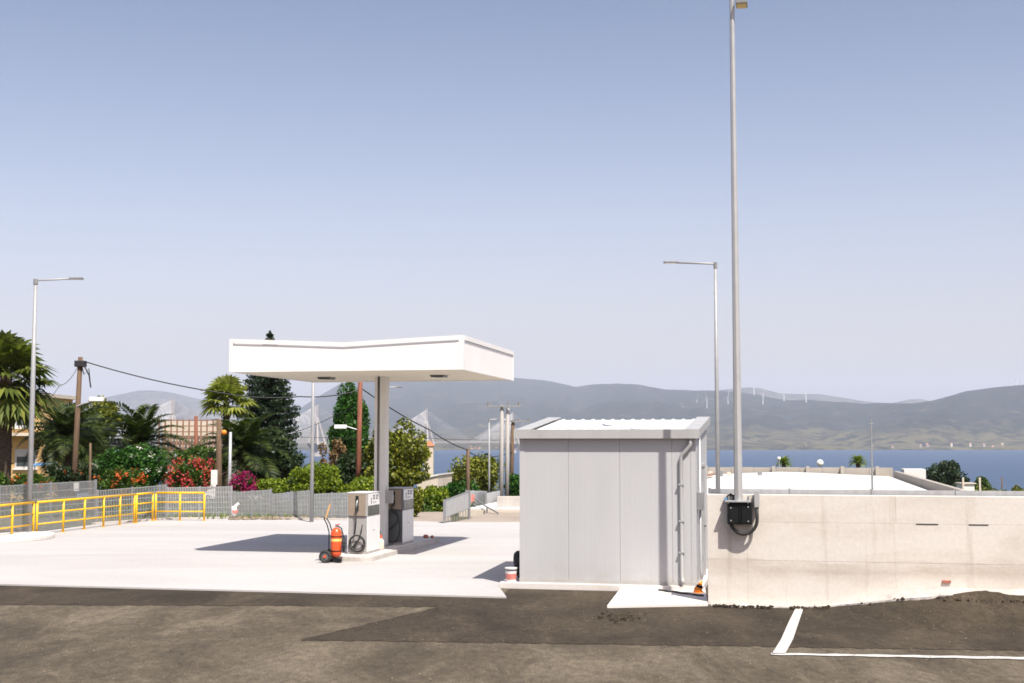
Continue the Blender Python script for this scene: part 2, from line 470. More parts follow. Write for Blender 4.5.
hills('hills', 'scrub covered hills rising behind the far shore', S1, list(range(-700, 1701, 4)), rows1, 'hill_scrub', 80)
rows2 = [(12500,.0,0),(13500,.4,.8),(14500,.75,.8),(15300,1.0,.1),(16500,.5,.5),(17500,None,0)]
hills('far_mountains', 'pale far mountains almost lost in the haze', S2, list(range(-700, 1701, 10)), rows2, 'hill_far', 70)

# ------------------------------------------------------------------ setting: paving
WO = Vector((3.48, 23.36, 0))                 # left front foot of the retaining wall
def wall_v(x, y): return (Vector((x, y, 0)) - WO).dot(V)
def wall_u(x, y): return (Vector((x, y, 0)) - WO).dot(U)
def hgt(x, y):
    a = smooth((wall_u(x, y) - 1.6) / 2.6); b = smooth(1 - (-wall_v(x, y) - .1) / 2.6)
    return .30 * a * b
def GH(px, py, dz=0.0):
    p = G(px, py)
    for _ in range(5): p = G(px, py, hgt(p.x, p.y))
    return Vector((p.x, p.y, hgt(p.x, p.y) + dz))

CO = Vector((-.22, 24.3, 0))                   # a point on the asphalt/concrete seam
mb = MB(); ax = [-80,-60,-45,-35,-28]+[ -22+.4*i for i in range(110)]+[23,26,30,40,60]; ay = [-40,-25,-12,-4,0,4,8,12]+[ 15+.25*i for i in range(0, 50)]+[30,36,44]
for y in ay:
    for x in ax: mb.v.append((x, y, hgt(x, y) + 0 * fbm(x, y, 2.2, 3) * (1 if 8 < y < 27 else 0)))
nx = len(ax)
for j in range(len(ay)-1):
    for i in range(nx-1): mb.f.append((j*nx+i, j*nx+i+1, (j+1)*nx+i+1, (j+1)*nx+i))
tag(mb.build('asphalt_yard', 'asphalt_old', smooth=True), 'worn dusty asphalt yard with pale and dark streaks', kind='structure')

def strip(name, mat, top, bot, x0, x1, n, m, dz, label, jit=0):
    mb = MB(); pts = []
    for i in range(n+1):
        px = x0 + (x1-x0)*i/n
        yt = interp(top, px) + jit*math.sin(px*.31)*math.sin(px*.113+1); yb = interp(bot, px) + jit*math.sin(px*.27+2)*.7 + jit*1.2*fbm(px, 3, 9, 4)
        a = GH(px, yt); b = GH(px, yb)
        for j in range(m+1):
            p = a.lerp(b, j/m); mb.v.append((p.x, p.y, hgt(p.x, p.y) + dz + 0 * fbm(p.x, p.y, 2.2, 3)))
    for i in range(n):
        for j in range(m):
            a = i*(m+1)+j; mb.f.append((a, a+1, a+m+2, a+m+1))
    return tag(mb.build(name, mat, smooth=True), label, kind='structure')
strip('asphalt_strip', 'asphalt_new', [(-80,583.2),(350,590),(503,596.5)], [(-80,605),(300,606),(438,607.6),(446,606)], -80, 446, 140, 6, .005, 'darker newer asphalt strip along the concrete seam', .4)
strip('asphalt_patch', 'asphalt_new', [(302,639.5),(438,607.5),(446,594.8),(503,597.5),(508,588),(712,588),(716,603.5),(800,600),(900,596),(1100,586)],
      [(302,640.5),(700,646),(1100,652)], 302, 1100, 200, 22, .006, 'darker resurfaced asphalt patch in front of shed and wall', .5)

# concrete forecourt: real slab with its own front edge
ff = lambda u, v: CO + U*u + V*v
mb = MB()
SOq = Vector((.16, 25.9, 0)); poly = [ff(-45,0), ff(.12,0)] + [SOq + U*-.40 + V*-.09, SOq + U*-.38 + V*3.0, SOq + U*5 + V*3.0, ff(6.0,16.0), G(545,523), G(455,523), G(392,521.7), G(311,520.4), G(232,519), G(166,520.2), G(96,525.2), G(-2,538.2), G(-120,560)]
mb.prism([(p.x, p.y) for p in poly], -.05, .035)
tag(mb.build('concrete_forecourt', 'concrete_lot'), 'sunlit pale concrete forecourt slab', kind='structure')

# small apron in front of the shed
mb = MB()
ap = [G(623,587.5), G(705,589.5), G(708,606.5), G(607,608.5)]
mb.prism([(p.x, p.y) for p in reversed(ap)], -.02, .055)
tag(mb.build('concrete_apron', 'concrete_pale', bevel=.012), 'bright concrete apron in front of the shed', kind='structure')

# road markings
def marking(name, pxs, label):
    mb = MB(); L, Rr = pxs
    n = len(L)
    for a, b in zip(L, Rr):
        for p in (GH(*a), GH(*b)): mb.v.append((p.x, p.y, hgt(p.x, p.y) + .011 + 0*fbm(p.x, p.y, 2.2, 3)))
    for i in range(n-1): mb.f.append((2*i, 2*i+1, 2*i+3, 2*i+2))
    return tag(mb.build(name, 'line_paint'), label, kind='structure')
marking('bay_line', ([(799,602),(789,622),(781,640),(772,654.5)], [(806,601.5),(799,622),(793,640),(785,654.5)]), 'short thick white painted line running to the wall')
nL = 22
marking('edge_line', ([(771+ i*13, 653.6+.21*i+.25*math.sin(i*2.1)) for i in range(nL)], [(771+i*13, 655.4+.24*i+.25*math.sin(i*1.7)) for i in range(nL)]), 'long thin white painted line along the yard')

# loose stuff on the asphalt
def chunks(name, spots, mat, label):
    mb = MB()
    for (p, r) in spots:
        b = len(mb.v)
        sq = [random.uniform(.6, 1.4) for _ in range(3)]
        bm = MB().ball((0,0,0), r, 6, 4)
        a = random.uniform(0, 6)
        for q in bm.v:
            j = 1 + random.uniform(-.25, .25)
            x, y, z = q[0]*sq[0]*j, q[1]*sq[1]*j, q[2]*sq[2]*.7*j
            mb.v.append((p[0] + x*math.cos(a) - y*math.sin(a), p[1] + x*math.sin(a) + y*math.cos(a), p[2] + max(z, -r*.3)))
        mb.f.extend([tuple(i + b for i in f) for f in bm.f])
    return tag(mb.build(name, mat), label, kind='stuff')
sp = []
for i in range(90):
    px = random.gauss(618, 10); py = 616.5 + random.gauss(0, 1.8)
    sp.append((G(px, py, .04), random.uniform(.01, .042)))
chunks('asphalt_rubble', sp, 'asphalt_new', 'small pile of broken dark asphalt on the yard')
sp = []
for i in range(420):
    px = random.uniform(0, 1024); py = random.uniform(600, 683)
    p = GH(px, py); sp.append((Vector((p.x, p.y, p.z + .03)), random.uniform(.004, .011)))
chunks('loose_gravel', sp, 'soil', 'scattered pale gravel grains on the asphalt')

# ------------------------------------------------------------------ shed
SO = Vector((.16, 25.9, 0))
W, D = 3.45, 3.45
shed = thing('metal_shed', 'grey metal panel shed with a sloping white ribbed roof', 'shed', SO, -TH)
MB().box(-.40, W+.12, -.10, D+.2, .0, .13).build('plinth', 'concrete_pale', shed, bevel=.015)
zb = .13; ze = 2.97; zr = 3.26
def wz(y): return ze + (zr-ze)*y/D
def wall_panel(x0, x1, y0, y1, name='wall_panel'):
    mb = MB()
    mb.hexa([(x0,y0,zb+.004),(x1,y0,zb+.004),(x1,y1,zb+.004),(x0,y1,zb+.004)], [(x0,y0,wz(y0)),(x1,y0,wz(y0)),(x1,y1,wz(y1)),(x0,y1,wz(y1))])
    return mb.build(name, 'shed_sheet', shed, bevel=.003)
fx = [.05, .97, 1.985, 3.0, W-.05]
for a, b in zip(fx[:-1], fx[1:]): wall_panel(a+.002, b-.002, 0, .06)
yy = [.05, .97, 1.985, 3.0, D-.05]
for a, b in zip(yy[:-1], yy[1:]):
    wall_panel(.0, .06, a+.005, b-.005); wall_panel(W-.06, W, a+.005, b-.005)
for a, b in zip(fx[:-1], fx[1:]): wall_panel(a+.005, b-.005, D-.06, D)
# inner box so joints are dark, not open
MB().hexa([(.03,.03,zb),(W-.03,.03,zb),(W-.03,D-.03,zb),(.03,D-.03,zb)], [(.03,.03,wz(.03)-.01),(W-.03,.03,wz(.03)-.01),(W-.03,D-.03,wz(D)-.02),(.03,D-.03,wz(D)-.02)]).build('inner_lining', 'galvanised_dull', shed)
for (cx, cy, sx, sy) in ((0,0,1,1),(W,0,-1,1),(0,D,1,-1),(W,D,-1,-1)):
    mb = MB()
    x0, x1 = sorted((cx - sx*.008, cx + sx*.085)); y0, y1 = sorted((cy - sy*.008, cy + sy*.004))
    mb.box(x0, x1, y0, y1, zb+.002, wz(cy)-.005)
    x0, x1 = sorted((cx - sx*.0075, cx + sx*.004)); y0, y1 = sorted((cy - sy*.0075, cy + sy*.085))
    mb.box(x0, x1, y0, y1, zb+.003, wz(cy)-.006)
    mb.build('corner_trim', 'shed_sheet', shed)
MB().box(-.012, W+.012, -.014, -.003, zb-.0, zb+.06).build('base_trim', 'shed_trim', shed)
# roof: four ribbed sheets on a slope
sl = (zr - ze) / D
def rz_(y): return ze + .10 + sl * y
rx = [-.06 + i * (W+.12)/4 for i in range(5)]
for a, b in zip(rx[:-1], rx[1:]):
    mb = MB(); prof = []
    nr = 4; wd = (b - a - .006) / nr
    for i in range(nr):
        x = a + .003 + i*wd
        prof += [(x, 0), (x+wd*.32, 0), (x+wd*.42, .022), (x+wd*.58, .022), (x+wd*.68, 0)]
    prof.append((b-.003, 0))
    y0, y1 = -.07, D+.1
    for (x, h) in prof:
        mb.v += [(x, y0, rz_(y0)+h), (x, y1, rz_(y1)+h), (x, y0, rz_(y0)-.05), (x, y1, rz_(y1)-.05)]
    for i in range(len(prof)-1):
        o = 4*i; mb.f += [(o, o+4, o+5, o+1), (o+2, o+3, o+7, o+6), (o, o+2, o+6, o+4), (o+1, o+5, o+7, o+3)]
    o = 4*(len(prof)-1); mb.f += [(0,1,3,2), (o, o+2, o+3, o+1)]
    mb.build('roof_sheet', 'shed_roof', shed)
def slope_box(x0, x1, h0, h1, name, mat, y0=-.09, y1=D+.13):
    mb = MB(); mb.hexa([(x0,y0,rz_(y0)+h0),(x1,y0,rz_(y0)+h0),(x1,y1,rz_(y1)+h0),(x0,y1,rz_(y1)+h0)], [(x0,y0,rz_(y0)+h1),(x1,y0,rz_(y0)+h1),(x1,y1,rz_(y1)+h1),(x0,y1,rz_(y1)+h1)])
    return mb.build(name, mat, shed, bevel=.006)
slope_box(-.075, .20, .046, .064, 'verge_trim', 'shed_trim'); slope_box(-.087, -.0755, -.10, .066, 'verge_trim', 'shed_trim')
slope_box(W-.20, W+.075, .046, .064, 'verge_trim', 'shed_trim'); slope_box(W+.0755, W+.087, -.10, .066, 'verge_trim', 'shed_trim')
mb = MB(); gz0, gz1 = ze-.02, ze+.145
mb.box(-.10, W+.10, -.135, -.125, gz0, gz1); mb.box(-.10, W+.10, -.1245, -.02, gz0, gz0+.01); mb.box(-.10, W+.10, -.132, -.085, gz1+.0005, gz1+.012)
for x in (-.101, W+.091): mb.box(x, x+.010, -.1375, -.02, gz0-.001, gz1+.001)
mb.build('gutter', 'shed_trim', shed)
dx = W - .08
dp = MB().tube([(dx, -.075, gz0+.01), (dx, -.075, gz0-.10), (dx-.02, -.07, gz0-.15), (dx-.17, -.055, gz0-.32), (dx-.19, -.05, gz0-.37), (dx-.19, -.05, .30), (dx-.18, -.08, .24), (dx-.16, -.14, .20)], .036, 12).build('downpipe', 'shed_trim', shed, smooth=True)
for z in (2.05, 1.35, .75):
    MB().box(dx-.245, dx-.135, -.092, -.0155, z, z+.03).build('pipe_bracket', 'galvanised', dp)
# side door on the right hand wall, its frame, hinges and handle
dr = MB().box(W+.002, W+.035, 1.15, 2.1, zb+.03, 2.35).build('door', 'shed_trim', shed, bevel=.006)
MB().bar((W+.06, 2.0, 1.15), (W+.06, 1.88, 1.15), .03, .02).build('handle', 'box_black', dr)
for z in (.5, 1.3, 2.1): MB().tube([(W+.045, 1.14, z), (W+.045, 1.14, z+.12)], .014, 8).build('hinge', 'galvanised_dull', dr)
mb = MB(); mb.box(W+.002, W+.05, 1.08, 1.135, zb+.01, 2.43); mb.box(W+.002, W+.05, 2.12, 2.17, zb+.01, 2.43); mb.box(W+.002, W+.05, 1.137, 2.118, 2.37, 2.429)
mb.build('door_frame', 'shed_trim', shed)
MB().tube([(W+.05, .55, 3.12), (W+.05, .55, .35), (W+.07, .5, .22)], .022, 8).build('cable_conduit', 'galvanised', shed, smooth=True)
MB().box(W+.002, W+.12, .38, .62, 1.55, 1.9).build('meter_box', 'galvanised_dull', shed, bevel=.01)

def sl_pt(u, v, z=0): p = SO + U*u + V*v; return Vector((p.x, p.y, z))
# bucket, tyre, cone beside it
bk = thing('paint_bucket', 'white paint bucket with a red label at the shed corner', 'bucket', sl_pt(-.19, .03, .13), 0)
bk.scale = (.82, .82, .85); mb = MB(); mb.tube([(0,0,0),(0,0,.30)], [.12,.145], 20); mb.build('bucket_body', 'bucket_white', bk, smooth=False)
MB().tube([(0,0,.06),(0,0,.19)], [.1275,.1385], 20, False).build('paper_label', 'sign_pink', bk)
MB().tube([(0,0,.301),(0,0,.325)], [.152,.152], 20).build('lid', 'bucket_white', bk)
MB().tube([(0,0,.262),(0,0,.284)], [.149,.15], 20).build('rim', 'ink', bk)
MB().torus((0,0,.29), (0,1,.35), .15, .004, 14, 6, 0, math.pi).build('handle', 'wire_black', bk)
ty = thing('old_tyre', 'black tyre leaning on the left wall of the shed', 'tyre', sl_pt(-.13, .62, .13), -TH)
mb = MB(); mb.torus((0,0,.28), (1,0,.18), .20, .085, 28, 10); mb.build('tread', 'rubber', ty, smooth=True)
MB().torus((0,0,.28), (1,0,.18), .135, .02, 24, 8).build('bead', 'box_black', ty, smooth=True)
cn = thing('traffic_cone', 'small orange cone between the shed and the retaining wall', 'cone', sl_pt(W+.06, -.42, .055), -TH)
MB().tube([(0,0,.02),(0,0,.07),(.04,0,.16),(.07,.02,.22)], [.085,.075,.04,.015], 16).build('cone_body', 'orange_plastic', cn, smooth=True)
MB().prism([(.10*math.cos(a*math.pi/4+.39), .10*math.sin(a*math.pi/4+.39)) for a in range(8)], 0, .02).build('cone_base', 'orange_plastic', cn)
MB().tube([(0.02,0,.10),(.033,0,.14)], [.068,.052], 16, False).build('reflective_band', 'box_black', cn)
hs = MB(); pts = [sl_pt(2.75+.06*i, -.30 - .05*i + .03*math.sin(i*1.3), .075) for i in range(16)]
tag(hs.tube(pts, .016, 8).build('dark_hose', 'rubber', smooth=True), 'dark hose lying on the apron by the shed corner', 'hose')

# ------------------------------------------------------------------ retaining wall
wall = thing('retaining_wall', 'low pale concrete retaining wall to the right of the shed', 'wall', WO, -TH)
WH = 1.95; WL = 12.0; WT = .32
MB().box(.02, WL-.02, .02, WT-.02, -.2, WH-.02).build('wall_core', 'concrete_kerb', wall)
rows = [(-.2, .80), (.80, 1.47), (1.47, WH)]
cuts = [[.70, 7.9, WL], [.70, 7.4, WL], [.70, 3.24, 7.6, WL]]
MB().box(0, .70, 0, WT, -.2, WH).build('concrete_panel', 'concrete_wall', wall, bevel=.01)
for (z0, z1), cs in zip(rows, cuts):
    for a, b in zip(cs[:-1], cs[1:]):
        j = random.uniform(0, .006)
        MB().box(a+.0012, b-.0012, j, WT-.001, z0+.0012, z1-.0012).build('concrete_panel', 'concrete_wall', wall, bevel=.004)
for (a, b) in ((3.575, 3.94), (4.44, 4.76)):
    MB().box(a, b, -.004, .03, 1.461, 1.479).build('slot_shade_strip', 'slot_shade', wall)  # dark strip on the joint, painted shade of an open slot
MB().box(3.98, 4.12, -.03, .05, .475, .52).build('brick_stub', 'stone_red', wall, bevel=.006)
# haunch of spilled concrete along the wall foot
mb = MB(); n = 150
for i in range(n+1):
    u = .05 + i*(10.5-.05)/n
    base = WO + U*u
    hz = hgt(*(base - V*.15).to_2d())
    wd = .16 + .10*math.sin(u*2.1) + .09*fbm(u, 1, .35, 3) + .25*smooth((u-1.5)/2)
    ht = .03 + .05*abs(fbm(u, 7, .6, 3)) + .06*smooth((u-1.5)/2.5)
    wd = max(wd, .05)
    for (o, z) in ((-.001, hz + ht), (-wd*.55, hz + ht*.72 + .015*fbm(u, 3, .12, 2)), (-wd, hz + .03), (-wd - .03*abs(fbm(u, 9, .1, 2)), hz - .04)):
        p = base + V*(o - .002); mb.v.append((p.x, p.y, z))
for i in range(n):
    for j in range(3): a = i*4+j; mb.f.append((a, a+1, a+5, a+4))
tag(mb.build('concrete_haunch', 'concrete_kerb'), 'rough spill of pale concrete along the foot of the wall', kind='structure')
sp = []
for i in range(900):
    u = random.uniform(.1, 6.5)
    if fbm(u, 5, .5, 3) < random.uniform(-.25, .45): continue
    p = WO + U*u - V*random.uniform(.22, .42 + .25*smooth((u-1.5)/2))
    sp.append((Vector((p.x, p.y, hgt(p.x, p.y) + .03)), random.uniform(.006, .034)))
for i in range(110):
    u = random.uniform(3.8, 5.6); p = WO + U*u - V*random.uniform(.5, .8)
    sp.append((Vector((p.x, p.y, hgt(p.x, p.y) + .03)), random.uniform(.006, .026)))
chunks('wall_rubble', sp, 'asphalt_new', 'crumbled asphalt lumps along the foot of the wall')

# smooth berm of fresh asphalt swept against the haunch
mb = MB(); n = 60; m = 8
for i in range(n+1):
    u = 3.55 + 2.6*i/n; base = WO + U*u
    hh0 = .115*math.exp(-((u-4.6)/.5)**2) + .08*math.exp(-((u-5.6)/.35)**2) + .006
    for j in range(m+1):
        t_ = j/m; q = base - V*(.24 + .55*t_ + .03*fbm(u, 2, .3, 2))
        mb.v.append((q.x, q.y, hgt(q.x, q.y) + hh0*math.sin(math.pi*t_)**.8*(1+.25*fbm(u*3, t_*3, .6, 3)) + .004))
for i in range(n):
    for j in range(m): a = i*(m+1)+j; mb.f.append((a, a+1, a+m+2, a+m+1))
tag(mb.build('asphalt_berm', 'asphalt_new', smooth=True), 'low dark asphalt berm against the foot of the wall', kind='structure')

# steel guard strip standing behind the wall crest
gr = thing('guard_rail', 'galvanised steel strip rail standing behind the retaining wall', 'railing', WO + V*.42, -TH)
e = .02
while e < WL - 1.4:
    ln = 1.42
    MB().box(e+.006, e+ln-.006, 0, .008, WH-.10, WH+.085).build('rail_plate', 'galvanised', gr, bevel=.002)
    e += ln
e = .02
while e < WL - .5:
    MB().box(e-.02, e+.02, .009, .05, 0, WH+.10).build('post', 'galvanised_dull', gr); e += 1.42
MB().box(0, WL-1, .009, .03, WH+.03, WH+.055).build('rail', 'galvanised_dull', gr)

# ------------------------------------------------------------------ lighting mast on the wall
MP = P(738.5, 502, 23.12); mz = MP.z
mast = thing('lighting_mast', 'tall tapered steel lighting mast bracketed to the retaining wall', 'lamp post', (MP.x, MP.y, mz), -TH)
MB().tube([(0,0,.03),(0,0,9.2)], [.075,.043], 8).build('pole', 'mast_paint', mast)
MB().box(-.23, .22, -.15, .115, 0, .03).build('base_plate', 'galvanised', mast, bevel=.004)
for (x, y) in ((-.17,-.11),(.17,-.11),(-.17,.085),(.17,.085)):
    MB().tube([(x,y,-.03),(x,y,.10)], .014, 8).build('anchor_bolt', 'galvanised_dull', mast)
br = MB().box(-.195, .235, -.11, .11, -.385, -.008).build('bracket_box', 'box_black', mast, bevel=.02)
for (x, z) in ((-.13,-.10),(.17,-.08),(.17,-.33),(-.13,-.32)): MB().disc((x, -.115, z), (0,1,0), .013, .012, 8).build('bolt_head', 'galvanised', br)
for x in (.06, .02): MB().box(x, x+.014, -.13, -.111, -.36, -.03).build('gusset', 'box_black', br)
MB().box(.275, .365, -.06, .10, -.09, .20).build('junction_box', 'mast_paint', mast, bevel=.008)
pts = [(.32,-.02,-.09)] + [(.085+.235*math.cos(a), -.02, -.30 - .26*math.sin(a)) for a in [i*math.pi/14 for i in range(15)]] + [(-.15,-.02,-.2)]
MB().tube(pts, .030, 10).build('conduit_loop', 'rubber', mast, smooth=True)
MB().tube([(-.19,.1,.03),(-.20,.1,.09),(-.14,.12,.13),(-.09,.1,.10),(-.08,.06,.05)], .022, 8).build('cable_end', 'rubber', mast, smooth=True)
MB().box(-.25, -.20, .02, .1, .031, .075).build('cable_plug', 'awning_blue', mast)
ztop = P(738, 2, 22.92).z - mz
fl = MB().box(.07, .28, -.17, .13, ztop-.02, ztop+.10).build('floodlight', 'galvanised_dull', mast, bevel=.015)
MB().box(.09, .26, -.15, .11, ztop-.028, ztop-.0205).build('lens', 'label_yellow', fl)
MB().box(.11, .22, -.1, .05, ztop+.1005, ztop+.2).build('driver_housing', 'box_black', fl, bevel=.01)
MB().tube([(0,0,ztop+.16),(.13,-.03,ztop+.16)], .02, 8).build('lamp_arm', 'galvanised', mast)

# ------------------------------------------------------------------ canopy and pump island
CB = Vector((-3.45, 34.5, 0))
can = thing('fuel_canopy', 'white fuel station canopy with boxed fascia on one steel column', 'canopy', CB, -TH)
FRc = P(463, 369.5, 30.6)
d = FRc - CB; u1 = d.dot(U); v0 = d.dot(V); u0 = u1 - 5.90; v1 = v0 + 5.75
zs = FRc.z; zt = zs + .81
def dip(t): return .125 * (1 - abs(2*t - 1)) ** 1.1
# fascia panels, each side cut into sheets; the coping dips to the middle
def fascia(axis, const, a0, a1, n, out, t):
    for i in range(n):
        s0 = a0 + (a1-a0)*i/n + .0006; s1 = a0 + (a1-a0)*(i+1)/n - .0006
        dk = 1 if axis == 'u' else 0; h0 = zt - .12 - dk*dip((s0-a0)/(a1-a0)); h1 = zt - .12 - dk*dip((s1-a0)/(a1-a0))
        mb = MB(); c0, c1 = sorted((const, const + out*t))
        if axis == 'u': mb.hexa([(s0,c0,zs),(s1,c0,zs),(s1,c1,zs),(s0,c1,zs)], [(s0,c0,h0),(s1,c0,h1),(s1,c1,h1),(s0,c1,h0)])
        else: mb.hexa([(c0,s0,zs),(c1,s0,zs),(c1,s1,zs),(c0,s1,zs)], [(c0,s0,h0),(c1,s0,h0),(c1,s1,h1),(c0,s1,h1)])
        mb.build('fascia_sheet', 'canopy_white', can, bevel=.0015)
        mb = MB(); lo0, lo1 = h0+.012, h1+.012; c0, c1 = sorted((const - out*.03, const + out*(t+.005)))
        if axis == 'u': mb.hexa([(s0-.001,c0,lo0),(s1+.001,c0,lo1),(s1+.001,c1,lo1),(s0-.001,c1,lo0)], [(s0-.001,c0,lo0+.11),(s1+.001,c0,lo1+.11),(s1+.001,c1,lo1+.11),(s0-.001,c1,lo0+.11)])
        else: mb.hexa([(c0,s0-.001,lo0),(c1,s0-.001,lo0),(c1,s1+.001,lo1),(c0,s1+.001,lo1)], [(c0,s0-.001,lo0+.11),(c1,s0-.001,lo0+.11),(c1,s1+.001,lo1+.11),(c0,s1+.001,lo1+.11)])
        mb.build('coping', 'canopy_trim', can)
fascia('u', v0, u0+.1, u1-.1, 6, 1, .05); fascia('u', v1, u0+.1, u1-.1, 6, -1, .05)
fascia('v', u1, v0+.1, v1-.1, 6, -1, .05); fascia('v', u0, v0+.1, v1-.1, 6, 1, .05)
for (x, y, sx, sy) in ((u0,v0,1,1),(u1,v0,-1,1),(u0,v1,1,-1),(u1,v1,-1,-1)):
    x0, x1 = sorted((x - sx*.012, x + sx*.098)); y0, y1 = sorted((y - sy*.012, y + sy*.098))
    MB().box(x0, x1, y0, y1, zs-.003, zt+.003).build('corner_post', 'canopy_trim', can, bevel=.004)
ns = 12
for i in range(ns):
    a = u0+.05+(u1-u0-.1)*i/ns; b = u0+.05+(u1-u0-.1)*(i+1)/ns
    MB().box(a+.003, b-.003, v0+.052, v1-.052, zs+.02, zs+.04).build('soffit_board', 'canopy_soffit', can)
MB().hexa([(u0+.06,v0+.06,zs+.1),(u1-.06,v0+.06,zs+.1),(u1-.06,v1-.06,zs+.1),(u0+.06,v1-.06,zs+.1)], [(u0+.06,v0+.06,zs+.4),(u1-.06,v0+.06,zs+.4),(u1-.06,v1-.06,zs+.4),(u0+.06,v1-.06,zs+.4)]).build('roof_deck', 'galvanised', can)
def soff(px, py):
    r = ray(px, py); Y = (zs - EYE)/r.z; p = Vector((r.x*Y, Y, zs)) - CB
    return p.dot(U), p.dot(V)
for (px, py) in ((326.5, 378), (439, 376)):
    a, b = soff(px, py)
    lp = MB().box(a-.17, a+.17, b-.22, b+.22, zs-.035, zs+.0195).build('soffit_light', 'screen_dark', can, bevel=.01)
    MB().box(a-.19, a+.19, b-.24, b+.24, zs+.005, zs+.0185).build('light_frame', 'galvanised_dull', lp)
# H-section column
mb = MB(); hw = .155
mb.box(-hw, -hw+.075, -.15, .15, .15, zs+.1); mb.box(hw-.165, hw, -.15, .15, .15, zs+.1); mb.box(-hw+.0755, hw-.1655, -.03, .03, .15, zs+.1)
mb.build('column', 'column_paint', can, bevel=.006)
MB().box(-.26, .26, -.24, .24, .15, .175).build('column_base_plate', 'galvanised_dull', can)
MB().tube([(-.045,-.10,.2),(-.045,-.10,zs)], .022, 8).build('drain_pipe', 'galvanised_dull', can, smooth=True)
MB().box(hw+.001, hw+.19, -.16, -.02, 1.27, 1.60).build('switch_box', 'pump_grey', can, bevel=.01)

def cp(u, v, z=0.0): p = CB + U*u + V*v; return Vector((p.x, p.y, z))
isl = thing('pump_island', 'raised concrete kerb island under the fuel pumps', 'kerb island', CB, -TH)
def rrect(x0, x1, y0, y1, r, n=6):
    out = []
    for (cx, cy, a0) in ((x1-r,y1-r,0),(x0+r,y1-r,90),(x0+r,y0+r,180),(x1-r,y0+r,270)):
        for i in range(n+1):
            a = R(a0 + 90*i/n); out.append((cx + r*math.cos(a), cy + r*math.sin(a)))
    return out
MB().prism(rrect(-.62, .78, -3.25, 3.35, .35), .0, .15).build('island_slab', 'concrete_kerb', isl, bevel=.02)
MB().prism(rrect(-.50, .66, -3.13, 3.23, .28), .151, .158).build('island_top', 'concrete_pale', isl)

def pump(label, v, dark):
    t = thing('fuel_dispenser', label, 'fuel pump', cp(.25, v, .158), -TH, 'fuel dispensers on the island')
    w2 = .25; dpt = 1.0
    front = 'pump_dark' if dark else 'pump_grey'
    MB().box(-w2, w2, 0.0, dpt, 0, .06).build('skirt', 'pump_grey', t)
    MB().box(-w2+.015, w2-.015, .015, dpt-.015, .0605, .90).build('cabinet', front, t)
    for s in (-1, 1):
        x0, x1 = sorted((s*(w2-.0145), s*(w2+.006)))
        sp_ = MB().box(x0, x1, .0, dpt, .062, .905).build('side_panel', 'pump_white', t, bevel=.006)
        MB().box(*sorted((s*(w2+.0065), s*(w2+.012))), .42, .58, .55, .57).build('panel_lock', 'pump_grey', sp_)
    hd = MB().box(-w2, w2, -.01, dpt+.01, .91, 1.47).build('head', 'pump_grey' if not dark else 'pump_dark', t, bevel=.012)
    MB().box(-w2-.008, w2+.008, -.02, dpt+.02, 1.4705, 1.495).build('cap', 'pump_white' if not dark else 'pump_grey', t, bevel=.006)
    fp = MB().box(-w2+.02, w2-.04, -.022, -.0105, .93, 1.45).build('front_plate', 'pump_brown', t, bevel=.003)
    slot = MB().box(-.045, .035, -.030, -.0225, 1.05, 1.41).build('nozzle_slot', 'screen_dark', fp)
    nz = MB().tube([(-.01,-.05,1.12),(.0,-.07,1.22),(.012,-.05,1.31)], [.018,.022,.012], 8).build('nozzle', 'galvanised', t, smooth=True)
    MB().box(-.03, .02, -.10, -.04, 1.02, 1.12).build('nozzle_grip', 'rubber', t, bevel=.008)
    if dark:
        MB().tube([(-.02,-.08,1.03)] + [(-.02+.16*math.sin(a), -.09, .72+.22*math.cos(a)) for a in [i*.33-0.2 for i in range(10)]] + [(-.10,-.06,.40)], .017, 8).build('hose', 'rubber', t, smooth=True)
        MB().tube([(.0+.21*math.sin(a)-.02, -.06, .46+.40*math.cos(a)) for a in [i*.42 for i in range(15)]], .016, 8).build('hose', 'rubber', t, smooth=True)
    else:
        MB().tube([(-.01,-.08,1.03),(-.015,-.07,.75),(-.05,-.06,.48)], .017, 8).build('hose', 'rubber', t, smooth=True)
        mb = MB()
        for r0, zc in ((.19,.27),(.165,.29),(.205,.26)):
            mb.torus((.01, -.05, zc), (0,1,.08), r0, .013, 22, 8)
        mb.build('coiled_hose', 'rubber', t, smooth=True)
        MB().tube([(.14,-.05,.72),(.12,-.05,.55),(.02,-.05,.30),(-.08,-.05,.16)], .014, 8).build('hose', 'rubber', t, smooth=True)
        MB().tube([(-.12,-.05,.14),(.0,-.05,.32),(.13,-.05,.40)], .012, 8).build('hose', 'rubber', t, smooth=True)
    for s in (-1, 1):
        f = lambda a, b: sorted((s*(w2+a), s*(w2+b)))
        pl = MB().box(*f(.0005, .008), .05, dpt-.05, 1.17, 1.455).build('display_panel', 'pump_white', t, bevel=.003)
        MB().box(*f(.0005, .009), .07, dpt-.07, .93, 1.155).build('display_window', 'screen_dark', t)
        mk = MB(); x = f(.0085, .0105)
        for c in (.42, .66):                                   # two boxy dark figures
            mk.box(*x, c, c+.035, 1.31, 1.42); mk.box(*x, c+.10, c+.135, 1.31, 1.42)
            mk.box(*x, c+.0355, c+.0995, 1.395, 1.42); mk.box(*x, c+.0355, c+.0995, 1.31, 1.333)
        mk.box(*x, .26, .30, 1.20, 1.36); mk.box(*x, .42, .50, 1.225, 1.25); mk.box(*x, .60, .66, 1.225, 1.25)
        tag(mk.build('printed_marks', 'ink', pl), kind='stuff')
    return t
pump('pale grey fuel dispenser with coiled hose nearest the red extinguisher', -2.66, False)
pump('fuel dispenser with dark front standing behind the canopy column', .32, True)
cn = thing('canister', 'small cream canister with red cap beside the nearer dispenser', 'canister', cp(.40, -1.35, .158), -TH)
